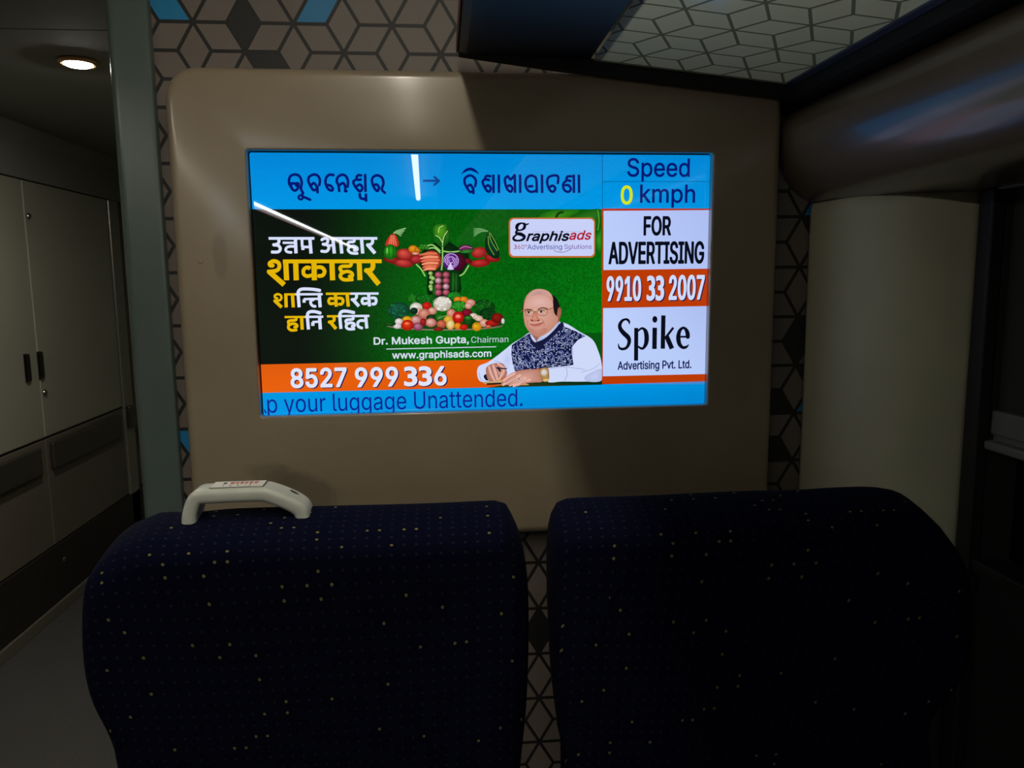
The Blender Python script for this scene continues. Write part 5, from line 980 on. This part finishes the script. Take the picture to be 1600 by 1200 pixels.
# ---------------------------------------------------------------- seats
SLOPE = 0.25
PN = Vector((0, 1, SLOPE)); PD = 0.93 + SLOPE * 1.05
EX, EZ, EN = Vector((1, 0, 0)), Vector((0, -SLOPE, 1)).normalized(), PN.normalized()
PO = Vector((0, PD, 0))
def to_uv(px, py):
    p = at(px, py, PN, PD - 0.02) - PO; u, v = p.dot(EX), p.dot(EZ)
    return (u, v - 0.026 * max(0.0, min(1.0, (900 - py) / 90)))
def uv(u, v, w): return PO + EX * u + EZ * v + EN * w
LEFT = [(190, 1200), (182, 1160), (168, 1125), (150, 1090), (138, 1050), (132, 1000), (132, 945), (137, 905), (146, 880), (158, 856), (180, 827), (202, 812), (225, 803), (280, 803), (350, 797), (490, 793), (650, 789), (745, 785), (785, 784), (798, 790), (810, 815), (820, 852), (825, 910), (826, 1000), (822, 1100), (812, 1200)]
RIGHTS = [(882, 1200), (874, 1150), (866, 1080), (862, 1000), (860, 930), (861, 865), (866, 815), (876, 790), (894, 781), (940, 778), (1015, 776), (1100, 772), (1190, 768), (1277, 766), (1343, 762), (1400, 761), (1438, 767), (1466, 785), (1486, 812), (1500, 845), (1509, 890), (1512, 950), (1508, 1010), (1494, 1050), (1474, 1078), (1452, 1104), (1445, 1140), (1448, 1200)]
def build_seat(label, outline, handle):
    uvs = [to_uv(*p) for p in outline]
    a, b = uvs[0], uvs[-1]
    low = 0.42
    base = [(a[0] + 0.008, low + .06), (a[0] + 0.03, low), (b[0] - 0.03, low), (b[0] - 0.008, low + .06)]
    ring0 = sm(base[:2][::-1] + uvs + base[2:][::-1], 4)
    # resample evenly
    P_ = ring0 + [ring0[0]]; L_ = [0]
    for p, q in zip(P_, P_[1:]): L_.append(L_[-1] + math.hypot(q[0] - p[0], q[1] - p[1]))
    N_ = 150; ev = []; j = 0
    for k in range(N_):
        d = L_[-1] * k / N_
        while L_[j + 1] < d: j += 1
        t = (d - L_[j]) / max(1e-9, L_[j + 1] - L_[j]); ev.append((P_[j][0] + (P_[j + 1][0] - P_[j][0]) * t, P_[j][1] + (P_[j + 1][1] - P_[j][1]) * t))
    cu, cv = sum(p[0] for p in ev) / N_, sum(p[1] for p in ev) / N_
    sgn = 1
    area = sum(ev[i][0] * ev[(i + 1) % N_][1] - ev[(i + 1) % N_][0] * ev[i][1] for i in range(N_))
    if area < 0: sgn = -1
    def inset(d):
        o = []
        for i in range(N_):
            p, q = ev[i - 2], ev[(i + 2) % N_]; tx, ty = q[0] - p[0], q[1] - p[1]; l = math.hypot(tx, ty) or 1
            o.append((ev[i][0] - sgn * ty / l * d, ev[i][1] + sgn * tx / l * d))
        return o
    T, RR = 0.050, 0.030
    rings = []
    cen = lambda ring, s: [(cu + (p[0] - cu) * s, cv + (p[1] - cv) * s) for p in ring]
    back = inset(RR)
    hollow = 0.012
    for s, w in ((0.02, -T + hollow), (0.3, -T + hollow), (0.6, -T + hollow * .8), (0.8, -T + hollow * .35), (0.92, -T + 0.001)): rings.append([uv(p[0], p[1], w) for p in cen(back, s)])
    for ang in range(90, -91, -15):
        a_ = math.radians(ang); rings.append([uv(p[0], p[1], math.copysign(T - RR, -ang) - RR * math.sin(a_) if ang else 0.0) for p in inset(RR * (1 - math.cos(a_)))])
    for s, w in ((0.92, T), (0.7, T - .004), (0.4, T - .008), (0.02, T - .008)): rings.append([uv(p[0], p[1], w) for p in cen(back, s)])
    bm = bmesh.new(); R_ = [[bm.verts.new(v) for v in r] for r in rings]
    for r, s in zip(R_, R_[1:]):
        for i in range(N_): bm.faces.new((r[i], r[(i + 1) % N_], s[(i + 1) % N_], s[i]))
    bm.faces.new(R_[0]); bm.faces.new(R_[-1][::-1]); bmesh.ops.recalc_face_normals(bm, faces=bm.faces)
    mx = (min(p[0] for p in ev) + max(p[0] for p in ev)) / 2; hw = (max(p[0] for p in ev) - min(p[0] for p in ev)) / 2
    t = thing('train_seat', label, 'seat', (mx, 1.15, 0), 'front row train seats')
    bk = bmobj('backrest', bm, M['fabric'], t, smooth=True)
    # piping that marks the side wings
    top_v = max(p[1] for p in ev)
    for s in (-1, 1):
        path = sm([(mx + s * hw * k, top_v - d) for k, d in ((0.60, 0.035), (0.71, 0.075), (0.78, 0.14), (0.80, 0.24), (0.78, 0.36))], 6)
        sweep('piping', [uv(p[0], p[1], -T + 0.0035) for p in path], [(0.0022 * math.cos(k * .785), 0.0022 * math.sin(k * .785)) for k in range(8)], M['navy'], bk, side=EN)
    # cushion, frame, armrests
    cx0, cx1 = mx - hw + 0.10, mx + hw - 0.10
    box('seat_cushion', cx0, cx1, 1.10, 1.58, 0.36, 0.47, M['fabric'], t, bev=0.03, seg=4)
    fb = bmesh.new(); box_bm(fb, cx0 + 0.02, cx1 - 0.02, 1.08, 1.54, 0.31, 0.355, 0.006)
    bmobj('seat_frame', fb, M['shell'], t)
    for x in (cx0 + 0.06, cx1 - 0.06): 
        lb = bmesh.new(); box_bm(lb, x - 0.02, x + 0.02, 1.14, 1.20, 0.0, 0.31, 0.006); box_bm(lb, x - 0.02, x + 0.02, 1.05, 1.45, 0.0, 0.03, 0.006); bmobj('leg', lb, M['shell'], t)
    if handle:
        HY = 0.932
        P2 = lambda px, py: at(px, py, (0, 1, 0), HY)
        zt = P2(370, 768).z + 0.0015
        lx, rx = P2(294, 800).x, P2(472, 800).x
        path = sm([(lx - 0.001, zt - 0.060), (lx, zt - 0.045), (lx + 0.002, zt - 0.027), (lx + 0.010, zt - 0.009), (lx + 0.024, zt - 0.0065), (lx + 0.06, zt - 0.006), (lx + 0.086, zt - 0.006), (rx - 0.040, zt - 0.0075), (rx - 0.024, zt - 0.014), (rx - 0.008, zt - 0.023), (rx - 0.001, zt - 0.031), (rx + 0.001, zt - 0.046), (rx + 0.001, zt - 0.060)], 6)
        hd = sweep('grab_handle', [(p[0], HY + 0.014, p[1]) for p in path], rsect(0.040, 0.0175, 0.006), M['handle'], t)
        hd['label'] = 'off white plastic grab handle on top of the seat'
        s0, s1, ztop = P2(326, 760).x, P2(411, 760).x, zt + 0.0032
        box('sticker', s0, s1, HY + 0.000, HY + 0.030, ztop, ztop + 0.0004, M['sticker'], hd)['label'] = 'small white sticker printed in red and black'
        st = bpy.data.objects[[o.name for o in hd.children][0]]
        ib, rb = bmesh.new(), bmesh.new(); zz0, zz1 = ztop + 0.0004, ztop + 0.0007
        box_bm(ib, s0, s1, HY + 0.0002, HY + 0.0016, zz0, zz1); box_bm(ib, s1 - 0.0012, s1, HY + 0.001, HY + 0.029, zz0, zz1); box_bm(ib, s0 + 0.012, s0 + 0.016, HY + 0.018, HY + 0.024, zz0, zz1)
        rn = random.Random(5); x = s0 + 0.014
        while x < s1 - 0.012:
            w = rn.uniform(0.0012, 0.004); box_bm(ib, x, x + w * .5, HY + 0.008, HY + 0.0105, zz0, zz1); x += w + rn.uniform(0.002, 0.006)
        x = s0 + 0.020
        while x < s1 - 0.009:
            w = rn.uniform(0.003, 0.006); box_bm(rb, x, x + w, HY + 0.0225, HY + 0.0250, zz0, zz1); box_bm(rb, x + w * .2, x + w * .5, HY + 0.0165, HY + 0.0225, zz0, zz1); box_bm(rb, x + w * .6, x + w, HY + 0.0165, HY + 0.0185, zz0, zz1); x += w + 0.0014
        bmobj('printed_frame', ib, M['ink'], st); bmobj('printed_letters', rb, M['redink'], st)
        c_ = P2(464, 774)
        sl = lathe('slot', [(0.005, -0.002), (0.005, 0.0012), (0.0042, 0.0016)], (0, 0, 0), M['ink'], hd, n=24)
        cs = Vector((rx - 0.012, HY + 0.020, zt - 0.0205 + 0.0088)) - OFF[hd.name]
        sl.data.transform(Matrix.Translation(cs) @ Matrix.Rotation(math.radians(33), 4, 'Y') @ Matrix.Diagonal((1.3, 0.6, 1, 1)) @ Matrix.Translation(OFF[hd.name]))
    return t
build_seat('navy dotted train seat with a white grab handle on its top, aisle side', LEFT, True)
build_seat('navy dotted train seat without a handle, beside the window column', RIGHTS, False)
